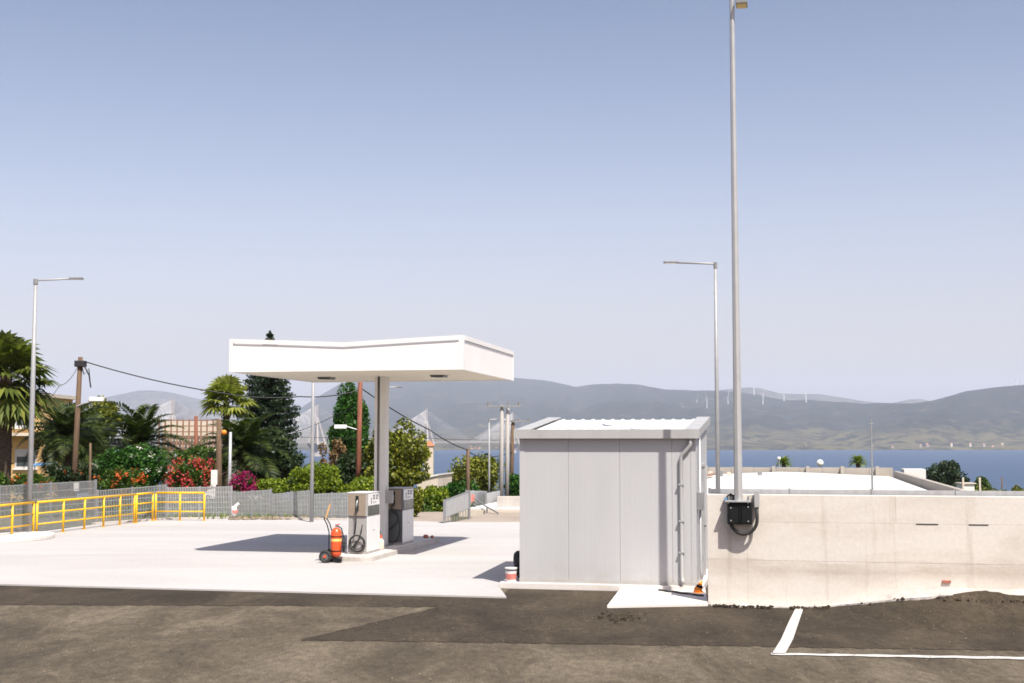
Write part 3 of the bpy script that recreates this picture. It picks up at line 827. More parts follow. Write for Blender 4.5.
MB().tube([(0,0,0),(0,0,.03),(0,0,.24),(0,0,.30)], [.10,.115,.11,.05], 16).build('canister_body', 'plaster_cream', cn, smooth=True)
MB().tube([(0,0,.30),(0,0,.38)], [.06,.055], 14).build('cap', 'red_paint', cn)
MB().tube([(.02,0,.37),(.01,0,.47),(-.01,0,.55)], .010, 8).build('spout', 'box_black', cn)
o = MB(); o.ball((0,0,.05), .07, 8, 6, (1.2,1,.8)); o.ball((.17,.06,.04), .055, 8, 6, (1,1.1,.8))
tag(o.build('filler_caps', 'stone_red', loc=cp(.45, 2.75, .158), rz=-TH), 'reddish filler cap lump on the far end of the pump island', 'cap')

# ------------------------------------------------------------------ wheeled extinguisher
EX = G(336, 562.5, .035)
ex = thing('wheeled_extinguisher', 'red wheeled fire extinguisher with black wheels beside the pumps', 'extinguisher', EX, -TH)
MB().tube([(0,0,.13),(0,0,.17),(0,0,.22),(0,0,.70),(0,0,.78),(0,0,.82)], [.06,.115,.13,.13,.095,.04], 20).build('cylinder', 'red_paint', ex, smooth=True)
MB().tube([(0,0,.50),(0,0,.56)], .1325, 20, False).build('paper_label', 'label_yellow', ex)
MB().tube([(0,0,.60),(0,0,.625)], .135, 20, False).build('strap', 'box_black', ex); MB().tube([(0,0,.26),(0,0,.285)], .135, 20, False).build('strap', 'box_black', ex)
MB().tube([(0,0,.82),(0,0,.90)], [.03,.025], 10).build('valve', 'galvanised_dull', ex)
MB().tube([(0.02,-.02,.88),(.09,-.02,.91)], .012, 8).build('valve_lever', 'red_paint', ex)
for y in (-.17, .17):
    wh = MB().torus((-.21, y, .15), (0,1,0), .118, .036, 24, 8).build('wheel', 'rubber', ex, smooth=True)
    MB().disc((-.21, y, .15), (0,1,0), .10, .03, 16).build('rim', 'pump_dark', wh); MB().disc((-.21, y - .02*(1 if y<0 else -1), .15), (0,1,0), .032, .04, 12).build('hub', 'red_paint', wh)
MB().tube([(-.21,-.17,.15),(-.21,.17,.15)], .014, 8).build('axle', 'box_black', ex)
for y in (-.10, .10):
    MB().tube([(.10,y,.06),(-.08,y,.10),(-.145,y,.25),(-.145,y,.72),(-.20,y,.90),(-.27,y*.9,1.02)], .014, 8).build('frame_tube', 'box_black', ex, smooth=True)
MB().tube([(-.27,-.09,1.02),(-.29,-.05,1.045),(-.29,.05,1.045),(-.27,.09,1.02)], .014, 8).build('push_handle', 'box_black', ex, smooth=True)
MB().bar((.02,-.1,.06), (.16,-.1,.04), .03, .1).build('stand_foot', 'box_black', ex)
mb = MB()
for i, r0 in enumerate((.13,.15,.115)): mb.torus((.17+.02*i, 0, .45), (1,.3,0), r0, .016, 20, 8)
mb.build('coiled_hose', 'rubber', ex, smooth=True)
MB().tube([(.03,0,.86),(.13,0,.80),(.18,0,.6)], .016, 8).build('hose', 'rubber', ex, smooth=True)
MB().tube([(.20,-.03,.25),(.20,-.03,.40)], [.04,.018], 12).build('discharge_horn', 'rubber', ex)
MB().bar((-.27,.0,1.04), (-.17,.04,1.38), .06, .035).build('wooden_grip', 'wood_light', ex)

# ------------------------------------------------------------------ lamp posts
def lamp(label, base, h, arm, rad=.055, tilt=.03, mat='lamp_steel', z0=0):
    t = thing('street_lamp', label, 'lamp post', base, 0, 'street lamps around the yard')
    MB().tube([(0,0,z0),(0,0,h*.55),(0,0,h)], [rad*1.25, rad, rad*.72], 10).build('pole', mat, t, smooth=True)
    MB().box(-.16,.16,-.16,.16,z0,z0+.02).build('base_plate', 'galvanised_dull', t)
    if arm:
        s = 1 if arm > 0 else -1; L = abs(arm)
        MB().tube([(0,0,h-.03),(s*.04,0,h+.02),(s*L*.78,0,h+.02+tilt*L)], .028, 8).build('arm', mat, t, smooth=True)
        hd = MB().box(*sorted((s*L*.72, s*L)), -.09, .09, h+.0+tilt*L, h+.055+tilt*L).build('lamp_head', 'galvanised_dull', t, bevel=.012)
        MB().box(*sorted((s*L*.76, s*L*.97)), -.07, .07, h-.008+tilt*L, h-.0005+tilt*L).build('lens', 'globe_white', hd)
        MB().tube([(0,0,h-.10),(0,0,h+.06)], rad*.95, 10).build('arm_collar', 'galvanised_dull', t)
    return t
b = G(28.5, 537, .0); L1 = lamp('street lamp rising beside the yellow railing at far left', (b.x, b.y, .12), P(35, 281, b.y).z - .12, 1.45, .075, .035)
b = P(718, 490, 35.5); lamp('street lamp with arm pointing left behind the metal shed', (b.x, b.y, -.05), P(716, 264.5, 35.5).z + .05, -1.42, .055, .025)
b = P(311.5, 522, 46.5); lamp('slim lamp post standing between the fence and the tree row', (b.x, b.y, -.05), P(316, 352, 46.5).z + .05, -1.2, .06, .03)
b = P(489, 500, 62); lamp('thin lamp post beside the road behind the steel gate', (b.x, b.y, -.4), P(488, 420, 62).z + .4, .55, .045, .04)
b = P(384, 520, 60); lamp('lamp post hidden behind the canopy column with its arm showing', (b.x, b.y, -.4), P(384, 388, 60).z + .4, .78, .05, .03)
# kerb round the left lamp
kb = G(15, 540.5)
mb = MB(); mb.prism([(.98*math.cos(a*math.pi/14), 1.55*math.sin(a*math.pi/14)) for a in range(28)], 0, .13)
tag(mb.build('lamp_kerb', 'concrete_pale', bevel=.03, loc=(kb.x, kb.y, .03), rz=R(-6)), 'oval concrete kerb round the foot of the left lamp', 'kerb')

# ------------------------------------------------------------------ yellow railings
def railing(label, a, b, mids, h=1.0):
    A = G(*a, .035); B = G(*b, .035)
    t = thing('yellow_railing', label, 'railing', A, 0, 'yellow safety railings along the fence')
    d = B - A
    posts = [0, 1] + mids
    for f in posts:
        p = d * f; MB().tube([(p.x,p.y,0),(p.x,p.y,h-(0 if 0<f<1 else .03))], .036, 8).build('post', 'yellow_paint', t, smooth=True)
        MB().box(p.x-.06, p.x+.06, p.y-.06, p.y+.06, 0, .012).build('foot_plate', 'yellow_paint', t)
    for z, r in ((h,.036),(h*.66,.024),(h*.33,.024)):
        MB().tube([Vector((0,0,z)), d + Vector((0,0,z))], r, 8).build('rail', 'yellow_paint', t, smooth=True)
    return t
railing('yellow tube railing bay cut off by the left edge', (-30,544.5), (33,535.5), [.30,.64])
railing('long yellow tube railing bay just right of the left lamp', (36.5,535.3), (134,523.2), [.245,.455,.655,.835])
railing('shortest yellow tube railing bay before the bend', (136.2,523), (152.5,520.8), [])
railing('yellow tube railing bay at the right hand end', (155.5,520.6), (204,520.8), [.5])

# ------------------------------------------------------------------ grey mesh fence along the back edge
fpts = [(-60,546.5),(-2,538),(96,525),(166,520),(232,518.8),(271,519.5),(311,520.2),(352,520.8),(392,521.5)]
fh = [(1.62,1.60),(1.57,1.55),(1.20,1.30),(1.20,1.22),(1.0,1.12),(.95,1.12),(.97,1.05),(.97,1.03)]
flab = ['leftmost tall bay of grey mesh fence at the picture edge', 'tall bay of grey mesh fence behind the long yellow railing', 'grey mesh fence bay below the orange flowering bush', 'grey mesh fence bay below the red oleander',
        'grey mesh fence bay beside the magenta bougainvillea', 'grey mesh fence bay below the tall pine', 'grey mesh fence bay just right of the slim lamp post', 'grey mesh fence bay behind the fuel dispensers']
A0 = G(*fpts[0])
for i in range(8):
    A = G(*fpts[i]) ; B = G(*fpts[i+1]); d = B - A; ln = d.length; e1 = d.normalized()
    h0, h1 = fh[i]
    t = thing('mesh_fence', flab[i], 'fence', A, math.atan2(d.y, d.x), 'grey mesh fence bays along the back edge')
    def hh(x): return h0 + (h1-h0)*x/ln
    for x in [.03, ln/2, ln-.03]:
        MB().box(x-.03, x+.03, .0, .06, 0, hh(x)+.02).build('post', 'galvanised_dull' if i else 'galvanised', t)
    mb = MB(); x = .06; stp = .060 if i > 2 else .075; wd = .042 if i > 3 else (.036 if i > 2 else .027)
    while x < ln - .04:
        mb.box(x, x+wd, -.012, -.004, .05, hh(x)-.01); x += stp
    tag(mb.build('mesh_bars', 'fence_steel', t), kind='stuff')
    for fr in (.0, .17, .33, .5, .67, .83, 1.0):
        MB().hexa([(.02,-.0035,.05+fr*(h0-.09)),(ln-.02,-.0035,.05+fr*(h1-.09)),(ln-.02,.0,.05+fr*(h1-.09)),(.02,.0,.05+fr*(h0-.09))],
                  [(.02,-.0035,.075+fr*(h0-.09)),(ln-.02,-.0035,.075+fr*(h1-.09)),(ln-.02,.0,.075+fr*(h1-.09)),(.02,.0,.075+fr*(h0-.09))]).build('cross_wire', 'fence_steel', t)
# kerb under the fence
mb = MB()
for i in range(2, 8):
    A = G(*fpts[i]) - Vector((0,.35,0)); B = G(*fpts[i+1]) - Vector((0,.35,0)); s = (B-A).normalized().cross(Vector((0,0,1)))*.14
    mb.hexa([A-s-Vector((0,0,.05)),B-s-Vector((0,0,.05)),B+s-Vector((0,0,.05)),A+s-Vector((0,0,.05))],[A-s+Vector((0,0,.10)),B-s+Vector((0,0,.10)),B+s+Vector((0,0,.10)),A+s+Vector((0,0,.10))])
tag(mb.build('fence_kerb', 'concrete_kerb'), 'low concrete kerb along the foot of the mesh fence', kind='structure')
p = G(238, 519.3, .0); t = thing('bollard_stub', 'broken white bollard with a red band by the fence', 'bollard', (p.x, p.y-.7, .1), 0)
MB().tube([(0,0,0),(0,0,.42)], [.11,.09], 12).build('stub', 'bucket_white', t, smooth=True); MB().tube([(.03,0,.18),(.03,0,.28)], .12, 12).build('red_band', 'sign_pink', t)
MB().tube([(.03,.02,.4),(.16,.02,.52)], .06, 10).build('bent_top', 'bucket_white', t)
sp = []
for i in range(160):
    px = random.uniform(232, 345); p = G(px, 519.5); sp.append((Vector((p.x, p.y - random.uniform(.1, .8), .06)), random.uniform(.03, .12)))
chunks('earth_heap', sp, 'soil', 'strip of loose earth and stones along the fence foot')

# ------------------------------------------------------------------ lower road, gate and pole beyond the forecourt
def sheet(name, mat, pts, z, label):
    mb = MB(); mb.prism([(p.x, p.y) for p in pts], z-.12, z); return tag(mb.build(name, mat), label, kind='structure')
sheet('back_road', 'dusty_lane', [G(452,522.8), G(540,523), G(540,508), G(500,510)], .012, 'short ramp of brown asphalt leading off behind the shed')
a = G(497, 511.5); t = MB(); b = G(545, 511.5)
tag(MB().box(0, (b-a).length, 0, .3, -.3, .62).build('kerb_wall', 'concrete_kerb', bevel=.02, loc=a), 'low white wall under the concrete utility pole', 'wall')
sheet('bare_earth', 'dusty_lane', [G(395,522.6), G(452,522.9), G(448,512), G(405,512)], .01, 'patch of bare earth beyond the forecourt edge')

A = G(444.5, 523.4); B = G(469, 523.9)
B = Vector((P(469, 523.9, 48.5).x, 48.5, 0)); A = Vector((P(444.5, 523, 45.8).x, 45.8, 0)); d = B - A; ln = d.length
g = thing('steel_gate', 'grey sheet steel gate leaf with bars below', 'gate', A, math.atan2(d.y, d.x))
h0, h1 = .80, 1.02; l0, l1 = .24, .42
for x, h in ((0, h0), (ln, h1)): MB().box(x-.04, x+.04, -.04, .04, 0, h+.06).build('gate_post', 'galvanised_dull', g)
n = 4
for i in range(n):
    x0 = .05+(ln-.1)*i/n; x1 = .05+(ln-.1)*(i+1)/n; f = lambda x, a, b: a+(b-a)*x/ln
    MB().hexa([(x0+.004,-.01,f(x0,l0,l1)),(x1-.004,-.01,f(x1,l0,l1)),(x1-.004,.01,f(x1,l0,l1)),(x0+.004,.01,f(x0,l0,l1))],[(x0+.004,-.01,f(x0,h0,h1)),(x1-.004,-.01,f(x1,h0,h1)),(x1-.004,.01,f(x1,h0,h1)),(x0+.004,.01,f(x0,h0,h1))]).build('sheet_panel', 'galvanised', g)
n = 9
for i in range(n):
    x = .06+(ln-.12)*i/(n-1); MB().box(x-.012, x+.012, -.012, .012, .02, l0+(l1-l0)*x/ln-.02).build('bar', 'galvanised_dull', g)
MB().bar((0,0,h0+.02), (ln,0,h1+.02), .04, .04).build('top_rail', 'galvanised_dull', g); MB().bar((0.04,0,l0-.012), (ln-.04,0,l1-.012), .03, .022).build('lower_rail', 'galvanised_dull', g)
def sfence(label, a, b, Ya, Yb, z0, h, n):
    A = P(a[0], a[1], Ya); B = P(b[0], b[1], Yb); d = B - A
    ln = math.hypot(d.x, d.y)
    t = thing('sheet_fence', label, 'fence', (A.x, A.y, A.z - h), math.atan2(d.y, d.x), 'grey sheet fences by the lower road')
    f = lambda x: d.z*x/ln
    for i in range(n):
        x0 = ln*i/n; x1 = ln*(i+1)/n
        MB().hexa([(x0+.01,-.01,f(x0)+.2),(x1-.01,-.01,f(x1)+.2),(x1-.01,.01,f(x1)+.2),(x0+.01,.01,f(x0)+.2)],[(x0+.01,-.01,f(x0)+h),(x1-.01,-.01,f(x1)+h),(x1-.01,.01,f(x1)+h),(x0+.01,.01,f(x0)+h)]).build('sheet_panel', 'galvanised', t)
        MB().box(x0-.03, x0+.03, .011, .07, f(x0)-.6, f(x0)+h+.03).build('post', 'galvanised_dull', t)
    return t
sfence('grey sheet fence rising behind the steel gate', (467,490.5), (487,491), 56, 60, 0, .95, 3)
sfence('grey sheet fence ending at the concrete utility pole', (487,493), (500,490.5), 58, 63, 0, .95, 2)
hr = thing('stair_handrail', 'grey handrail sloping down beside the lower road', 'handrail', P(473,497,55), 0)
q0 = P(473,497,55)
hp = [P(473,497,55)-q0, P(487,507,53)-q0, P(498,513,51.5)-q0]
MB().tube(hp, .03, 8).build('rail', 'galvanised_dull', hr); MB().tube([x - Vector((0,0,.35)) for x in hp], .022, 8).build('rail', 'galvanised_dull', hr)
for x in hp: MB().tube([x, x - Vector((0,0,.85))], .026, 8).build('post', 'galvanised_dull', hr)
sp = P(473.5, 498, 54.6); MB().box(-.07,.07,-.32,-.30,-.2,.12).build('red_tag', 'sign_pink', hr)

# ------------------------------------------------------------------ utility poles and cables
def pole(label, top, bot, Y, r, mat='wood_pole', cross=0, name='utility_pole', extra=None, tw=None):
    T = P(*top, Y); B = P(*bot, Y); zg = terr(B.x, Y) - .3
    k = (zg - B.z) / (T.z - B.z); B2 = B + (T - B) * k
    t = thing(name, label, 'utility pole', B2, 0, 'utility poles around the site')
    d = T - B2
    MB().tube([(0,0,0), d*.5, d], [r*1.2, r, r*.85], 10).build('shaft', mat, t, smooth=True)
    if tw: MB().tube([(tw,0.1,0), d*.97+Vector((tw,.1,0))], [r*1.1, r*.8], 10).build('shaft', mat, t, smooth=True)
    if cross:
        z = d.z - cross[1]
        MB().box(d.x-cross[0], d.x+cross[0]*1.25, -r-.09, -r-.005, z, z+.1).build('crossarm', 'galvanised_dull', t)
        for x in (-cross[0]*.9, cross[0]*.4, cross[0]*1.1): MB().tube([(d.x+x,-r-.05,z+.1),(d.x+x,-r-.05,z+.24)], [.03,.05], 8).build('insulator', 'pump_brown', t)
    if extra: extra(t, d, r)
    return t
def ex1(t, d, r):
    mb = MB(); mb.tube([d+Vector((.1,-.1,-.25)), d+Vector((.3,-.1,-.55)), d+Vector((.42,-.1,-.8)), d+Vector((.5,-.1,-1.3))], .03, 6)
    mb.tube([d+Vector((.05,-.1,-.2)), d+Vector((.2,-.1,-.75)), d+Vector((.4,-.1,-.5)), d+Vector((.45,-.1,-.95))], .025, 6); mb.build('hanging_leads', 'wire_black', t)
    MB().box(d.x-.2, d.x+.22, -.2, .2, d.z-.42, d.z-.16).build('clamp', 'wire_black', t, bevel=.03)
    MB().tube([(d.x*.55,-.1,d.z*.70),(d.x*.55+.35,-.1,d.z*.72),(d.x*.55+.95,-.1,d.z*.735)], [.03,.03,.03], 8).build('lamp_bracket', 'galvanised', t)
    MB().box(d.x*.55+.55, d.x*.55+1.15, -.2, .0, d.z*.73, d.z*.745+.08).build('lamp_head', 'far_white', t, bevel=.03)
    MB().box(.1, .32, -.22, -.12, d.z*.12+.5, d.z*.12+.85).build('meter_box', 'bucket_white', t)
pole('leaning wooden pole carrying a lamp and cable on the left', (80.5,357), (74,482), 55, .12, extra=ex1)
def ex2(t, d, r):
    MB().box(-.30, -.05, -.28, -.12, 1.6, 2.2).build('meter_box', 'bucket_white', t); MB().ball(d + Vector((.24,-.1,-.55)), .11, 10, 8).build('orange_float', 'orange_plastic', t, smooth=True)
pole('brown wooden pole standing by the red oleander', (219,419), (219,490), 53.5, .12, extra=ex2)
pole('grey steel pipe post right of the brown wooden pole', (230.5,432), (229.5,490), 53, .07, 'galvanised')
def ex3(t, d, r):
    MB().tube([(-.05,-.1,d.z*.62),(-.5,-.1,d.z*.64),(-.65,-.1,d.z*.63)], .03, 8).build('lamp_bracket', 'galvanised', t); MB().box(-1.05,-.5,-.2,.0,d.z*.625,d.z*.645+.05).build('lamp_head', 'far_white', t, bevel=.03)
pole('reddish wooden pole in front of the poplar under the canopy', (360.5,374), (358,492), 58, .115, 'wood_red', extra=ex3)
pole('slim wooden pole among the bushes below the bridge', (468,448.5), (468,492), 66, .10)
pole('tall twin concrete pole with crossarm left of the shed', (502,405), (501,502), 72, .115, 'concrete_pole', (.85, .12), tw=.32)
pole('wooden pole with crossarm tucked behind the shed corner', (513,420), (511,495), 90, .14, 'wood_pole', (.95, .15))
pole('brown post standing in front of the frame building', (196,416), (196,448), 100, .16, 'wood_red')
pole('thin stake behind the fence left of the hedge', (90.5,443), (90,480), 53, .05)

def cable(label, pts, r=.022, sag=.0):
    out = []
    for (a, b) in zip(pts[:-1], pts[1:]):
        for i in range(14):
            f = i/14; p = a.lerp(b, f); out.append(p - Vector((0,0,sag*4*f*(1-f))))
    out.append(pts[-1]); o0 = out[0]
    mb = MB().tube([p - o0 for p in out], r, 6)
    return tag(mb.build('overhead_cable', 'wire_black', smooth=True, loc=o0), label, 'cable', 'overhead cables')
cable('black cable sagging from the leaning pole to the reddish pole', [P(83,361,55), P(222,393,56.5), P(300,396.5,57), P(360,390,58)], .028, .12)
cable('black cable running down from the reddish pole to the slim pole', [P(361,388,58), P(430,430,62), P(468,450,66)], .026, .10)
cable('thin cable from the slim pole to the post behind shed', [P(468,451,66), P(485,457,75), P(512,452,90)], .03, .1)
cable('thin cable crossing the bridge from the twin pole', [P(300,437,70), P(420,437.5,70), P(502,440,72)], .014, .05)
cable('thin cable leaving the leaning pole to the left', [P(80,362,55), P(60,385,58), P(30,412,62)], .012, .25)
cable('faint cable rising past the first bridge pylon', [P(295,432,62), P(332,417,60), P(360,403,58)], .012, .05)

# ------------------------------------------------------------------ vegetation
def leaves(name, pts, size, mat, parent, flat=0.0, asp=.6, nrm=None):
    n = len(pts); pts = np.asarray(pts)
    a = RNG.normal(size=(n,3)); a[:,2] *= (1-flat*.6); a /= np.linalg.norm(a, axis=1)[:,None]
    b = RNG.normal(size=(n,3)); b -= a*(a*b).sum(1)[:,None]; b /= np.linalg.norm(b, axis=1)[:,None]
    s = size*RNG.uniform(.6,1.4,size=(n,1))
    v = np.stack([pts-a*s*.5, pts+b*s*asp*.5, pts+a*s*.5, pts-b*s*asp*.5], 1).reshape(-1,3)
    q = np.arange(4*n).reshape(-1,4)
    return mesh_np(name, v, q, mat, parent)
def blob_points(c, r, n, shell=.55):
    d = RNG.normal(size=(n,3)); d /= np.linalg.norm(d, axis=1)[:,None]
    k = RNG.uniform(shell**3, 1, size=(n,1))**(1/3)
    return np.array(c) + d*k*np.array(r)
def crown_points(c, r, nblob, per, br=.34, lump=.98):
    per = int(per * 1.4)
    out = []; cs = []
    for i in range(nblob):
        d = RNG.normal(size=3); d /= np.linalg.norm(d); k = RNG.uniform(.1, 1)**.4*lump
        bc = np.array(c) + d*k*np.array(r)*(1-br*.5); s = RNG.uniform(.6, 1.25)*br
        rr = np.array([r[0], r[1], (r[0]+r[2])/2])*s
        cs.append(bc); out.append(blob_points(bc, rr, per, .5))
    return np.concatenate(out), cs
def bush(name, label, cat, box, Y, mat, nblob, per, size, trunk='bark', depth=1.0, br=.36, flowers=None, group=None, stem=True, inner=True):
    x0, x1, y0, y1 = box
    T = P((x0+x1)/2, y0, Y); Bm = P((x0+x1)/2, y1, Y); zg = min(terr(T.x, Y), Bm.z)
    rx = (x1-x0)/2/F*Y; rz = (T.z-Bm.z)/2; c = Vector((T.x, Y, (T.z+Bm.z)/2))
    t = thing(name, label, cat, (c.x, c.y, zg), 0, group)
    lc = (0, 0, c.z - zg)
    pts, cs = crown_points(lc, (rx, rx*depth, rz), nblob, per, br)
    if inner:
        pts = np.concatenate([pts, blob_points(lc, (rx*.7, rx*.7*depth, rz*.75), int(nblob*per*.22), .2)])
    leaves('foliage' if cat != 'tree' else 'crown', pts, size, mat, t)
    if stem:
        mb = MB(); tr = max(.03, rx*.07)
        mb.tube([(0,0,-.3),(.05*rx,0,lc[2]*.5),(0,0,lc[2])], [tr*1.3, tr, tr*.5], 8)
        for bc in cs[:10]: mb.tube([(0,0,lc[2]*.62), tuple((np.array((0,0,lc[2]))+bc)/2*np.array((1,1,.95))), tuple(bc)], [tr*.5, tr*.32, tr*.12], 6)
        mb.build('trunk' if cat == 'tree' else 'stem', trunk, t, smooth=True)
    if flowers:
        for (fm, nf, fs, ncl) in flowers:
            out = []
            for i in range(ncl):
                th = RNG.uniform(0, 2*math.pi); zz = RNG.uniform(-.6, .95); rr_ = math.sqrt(max(0,1-zz*zz))
                bc = np.array([rx*rr_*math.cos(th)*1.0, -abs(rx*depth*rr_*math.sin(th))*1.02, lc[2]+rz*zz])
                out.append(blob_points(bc, (fs*1.6,)*3, nf, .1))
            tag(leaves('flowers', np.concatenate(out), fs, fm, t), kind='stuff')
    return t

def fan_palm(label, top, Y, R0, trunk_px, n=46, tr=.22, skirt=True, fm='leaf_fan'):
    c = P(*top, Y); zg = terr(c.x, Y) - .2
    t = thing('fan_palm', label, 'palm', (c.x, Y, zg), 0, 'palms behind the fence'); h = c.z - zg
    mb = MB(); pts = []; 
    for i in range(9): f = i/8; pts.append((.05*math.sin(f*3), 0, h*f))
    mb.tube(pts, [tr*(1.25-.2*i/8) for i in range(9)], 10)
    for i in range(int(h*9)):
        z = h*RNG.uniform(.05,.98); a = RNG.uniform(0,6.28); mb.bar((tr*1.05*math.cos(a),tr*1.05*math.sin(a),z), (tr*1.5*math.cos(a),tr*1.5*math.sin(a),z+.16), .07, .03)
    mb.build('trunk', 'palm_bark', t)
    def fans(cnt, e0, e1, mat, nm, droop):
        V_, Q_ = [], []
        for i in range(cnt):
            az = RNG.uniform(0, 2*math.pi); el = RNG.uniform(e0, e1)
            d = np.array([math.cos(az)*math.cos(el), math.sin(az)*math.cos(el), math.sin(el)])
            side = np.cross(d, [0,0,1.0]); side /= np.linalg.norm(side)+1e-6; up = np.cross(side, d)
            L = R0*RNG.uniform(.36,.58); base = np.array([0,0,h-.1]); tip = base + d*L - np.array([0,0,.06*L*L*droop])
            b0 = len(V_); w_ = .025
            V_ += [base-side*w_, base+side*w_, tip+side*w_, tip-side*w_]; Q_.append((b0,b0+1,b0+2,b0+3))
            nb = 17; br_ = R0*RNG.uniform(.42,.55)
            for k in range(nb):
                an = (k/(nb-1)-.5)*R(235); dd = d*math.cos(an) + side*math.sin(an) + up*RNG.uniform(-.08,.12)
                m = tip + dd*br_*.55; e = tip + dd*br_ - np.array([0,0,br_*.30*droop]); wd = br_*.085
                sd = np.cross(dd, up); sd /= np.linalg.norm(sd)+1e-6
                b0 = len(V_); V_ += [tip, m+sd*wd, e, m-sd*wd]; Q_.append((b0,b0+1,b0+2,b0+3))
        mesh_np(nm, np.array(V_), np.array(Q_), mat, t)
    fans(n, R(-20), R(85), fm, 'fronds', 1.0)
    if skirt: fans(int(n*.3), R(-55), R(-20), 'leaf_fan', 'drooping_fronds', 1.0)
    return t
def date_palm(label, ctr, Y, R0, n=34, tr=.25, mat='leaf_palm', up0=-25, up1=80):
    c = P(*ctr, Y); zg = terr(c.x, Y) - .2; h = c.z - zg
    t = thing('date_palm', label, 'palm', (c.x, Y, zg), 0, 'palms behind the fence')
    mb = MB().tube([(0,0,0),(0,0,h*.5),(0,0,h)], [tr*1.2,tr,tr*1.15], 10)
    for i in range(int(h*16)):
        z = h*RNG.uniform(.05,1); a = RNG.uniform(0,6.28); mb.bar((tr*.95*math.cos(a),tr*.95*math.sin(a),z), (tr*1.45*math.cos(a),tr*1.45*math.sin(a),z+.18), .10, .04)
    mb.build('trunk', 'palm_bark', t)
    V_, Q_ = [], []
    for i in range(n):
        az = i*2.39996 + RNG.uniform(-.2,.2); el = R(up0 + (up1-up0)*((i+.5)/n)**.9)
        d = np.array([math.cos(az), math.sin(az), 0]); L = R0*RNG.uniform(.9,1.15)
        pts = []; pos = np.array([0,0,h-.05]); a = el; m = 22
        for k in range(m+1):
            pts.append(pos.copy()); stp = L/m; pos = pos + (d*math.cos(a) + np.array([0,0,math.sin(a)]))*stp; a -= R(78)/m*(.5+k/m)
        side = np.cross(d, [0,0,1.0])
        for k in range(1, m+1):
            p = pts[k]; tg = pts[k]-pts[k-1]; tg /= np.linalg.norm(tg); nr = np.cross(side, tg)
            f = k/m; ll = L*.27*math.sin(math.pi*min(1, .12+f*.86))**.6
            for s in (-1,1):
                for hstep in (0,.5):
                    q = p - tg*(L/m)*hstep
                    dd = side*s*.82 + tg*.62 + nr*.30 + RNG.normal(size=3)*.06; e = q + dd*ll - np.array([0,0,ll*.22]); wv = tg*ll*.075
                    mid = q + dd*ll*.5
                    b0 = len(V_); V_ += [q, mid+wv, e, mid-wv]; Q_.append((b0,b0+1,b0+2,b0+3))
            b0 = len(V_); w_ = side*.03*(1.2-f); V_ += [pts[k-1]-w_, pts[k-1]+w_, p+w_, p-w_]; Q_.append((b0,b0+1,b0+2,b0+3))
    mesh_np('fronds', np.array(V_), np.array(Q_), mat, t)
    return t
def conifer(label, x, ytop, ybot, Y, prof, mat='leaf_pine'):
    T = P(x, ytop, Y); zg = terr(T.x, Y) - .2; h = T.z - zg
    t = thing('pine_tree', label, 'tree', (T.x, Y, zg), 0)
    MB().tube([(0,0,0),(0,0,h*.5),(0,0,h)], [.22,.14,.02], 8).build('trunk', 'bark', t, smooth=True)
    mb = MB(); pts = []; z = h*.10; lv = 0
    while z < h*.99:
        f = z/h; rad = np.interp(1-f, [p[0] for p in prof], [p[1] for p in prof])
        nb = 7 if f < .8 else 5
        for k in range(nb):
            az = 2*math.pi*k/nb + lv*.5 + RNG.uniform(-.2,.2); L = rad*RNG.uniform(.82,1.15)
            d = np.array([math.cos(az), math.sin(az), 0])
            e = np.array([0,0,z]) + d*L + np.array([0,0,L*.16])
            mb.tube([(0,0,z), tuple(np.array([0,0,z-.02*L]) + d*L*.6), tuple(e)], [.04,.025,.01], 5)
            m = max(3, int(L*5.5))
            for q in range(m):
                g = (q+.6)/m; c = np.array([0,0,z]) + d*L*g + np.array([0,0,L*.16*g*g+.06])
                spread = (.10 + .22*(1-abs(g-.6)))*min(1, .25+L*.75)
                sd = np.array([-d[1], d[0], 0])
                pts.append(blob_points(c + sd*RNG.uniform(-1,1)*L*.20*(1.1-g*.7), (spread*1.3, spread*1.3, .19*min(1, .4+L*.6)), 56, .0))
        z += .34 + .12*(1-f); lv += 1
    for q in range(16):
        g = q/15; pts.append(blob_points((0, 0, h - .03 - 1.5*g), (.03+.95*g, .03+.95*g, .12), 20 + int(160*g), .0))
    tag(mb.build('branches', 'bark', t), kind='stuff')
    leaves('crown', np.concatenate(pts), .17, mat, t, 0, .38)
    return t

# palms
fan_palm('tall fan palm with hanging dead fronds at far left', (6,376), 57, 2.5, 0, 60, .25)
fan_palm('light green fan palm beside the dark pine', (226,402), 72, 1.95, 0, 40, .16, False, 'leaf_fan_pale')
date_palm('dark date palm beside the leaning wooden pole', (66,436), 62, 2.4, 36, .26)
date_palm('date palm with upright fronds above the dark hedge', (139,446), 64, 2.6, 34, .26, 'leaf_palm', -15, 85)
date_palm('date palm with drooping fronds at the foot of the pine', (244,452), 63, 2.5, 36, .25)
date_palm('shadowed date palm behind the leaning wooden pole', (96,448), 70, 2.5, 28, .25)
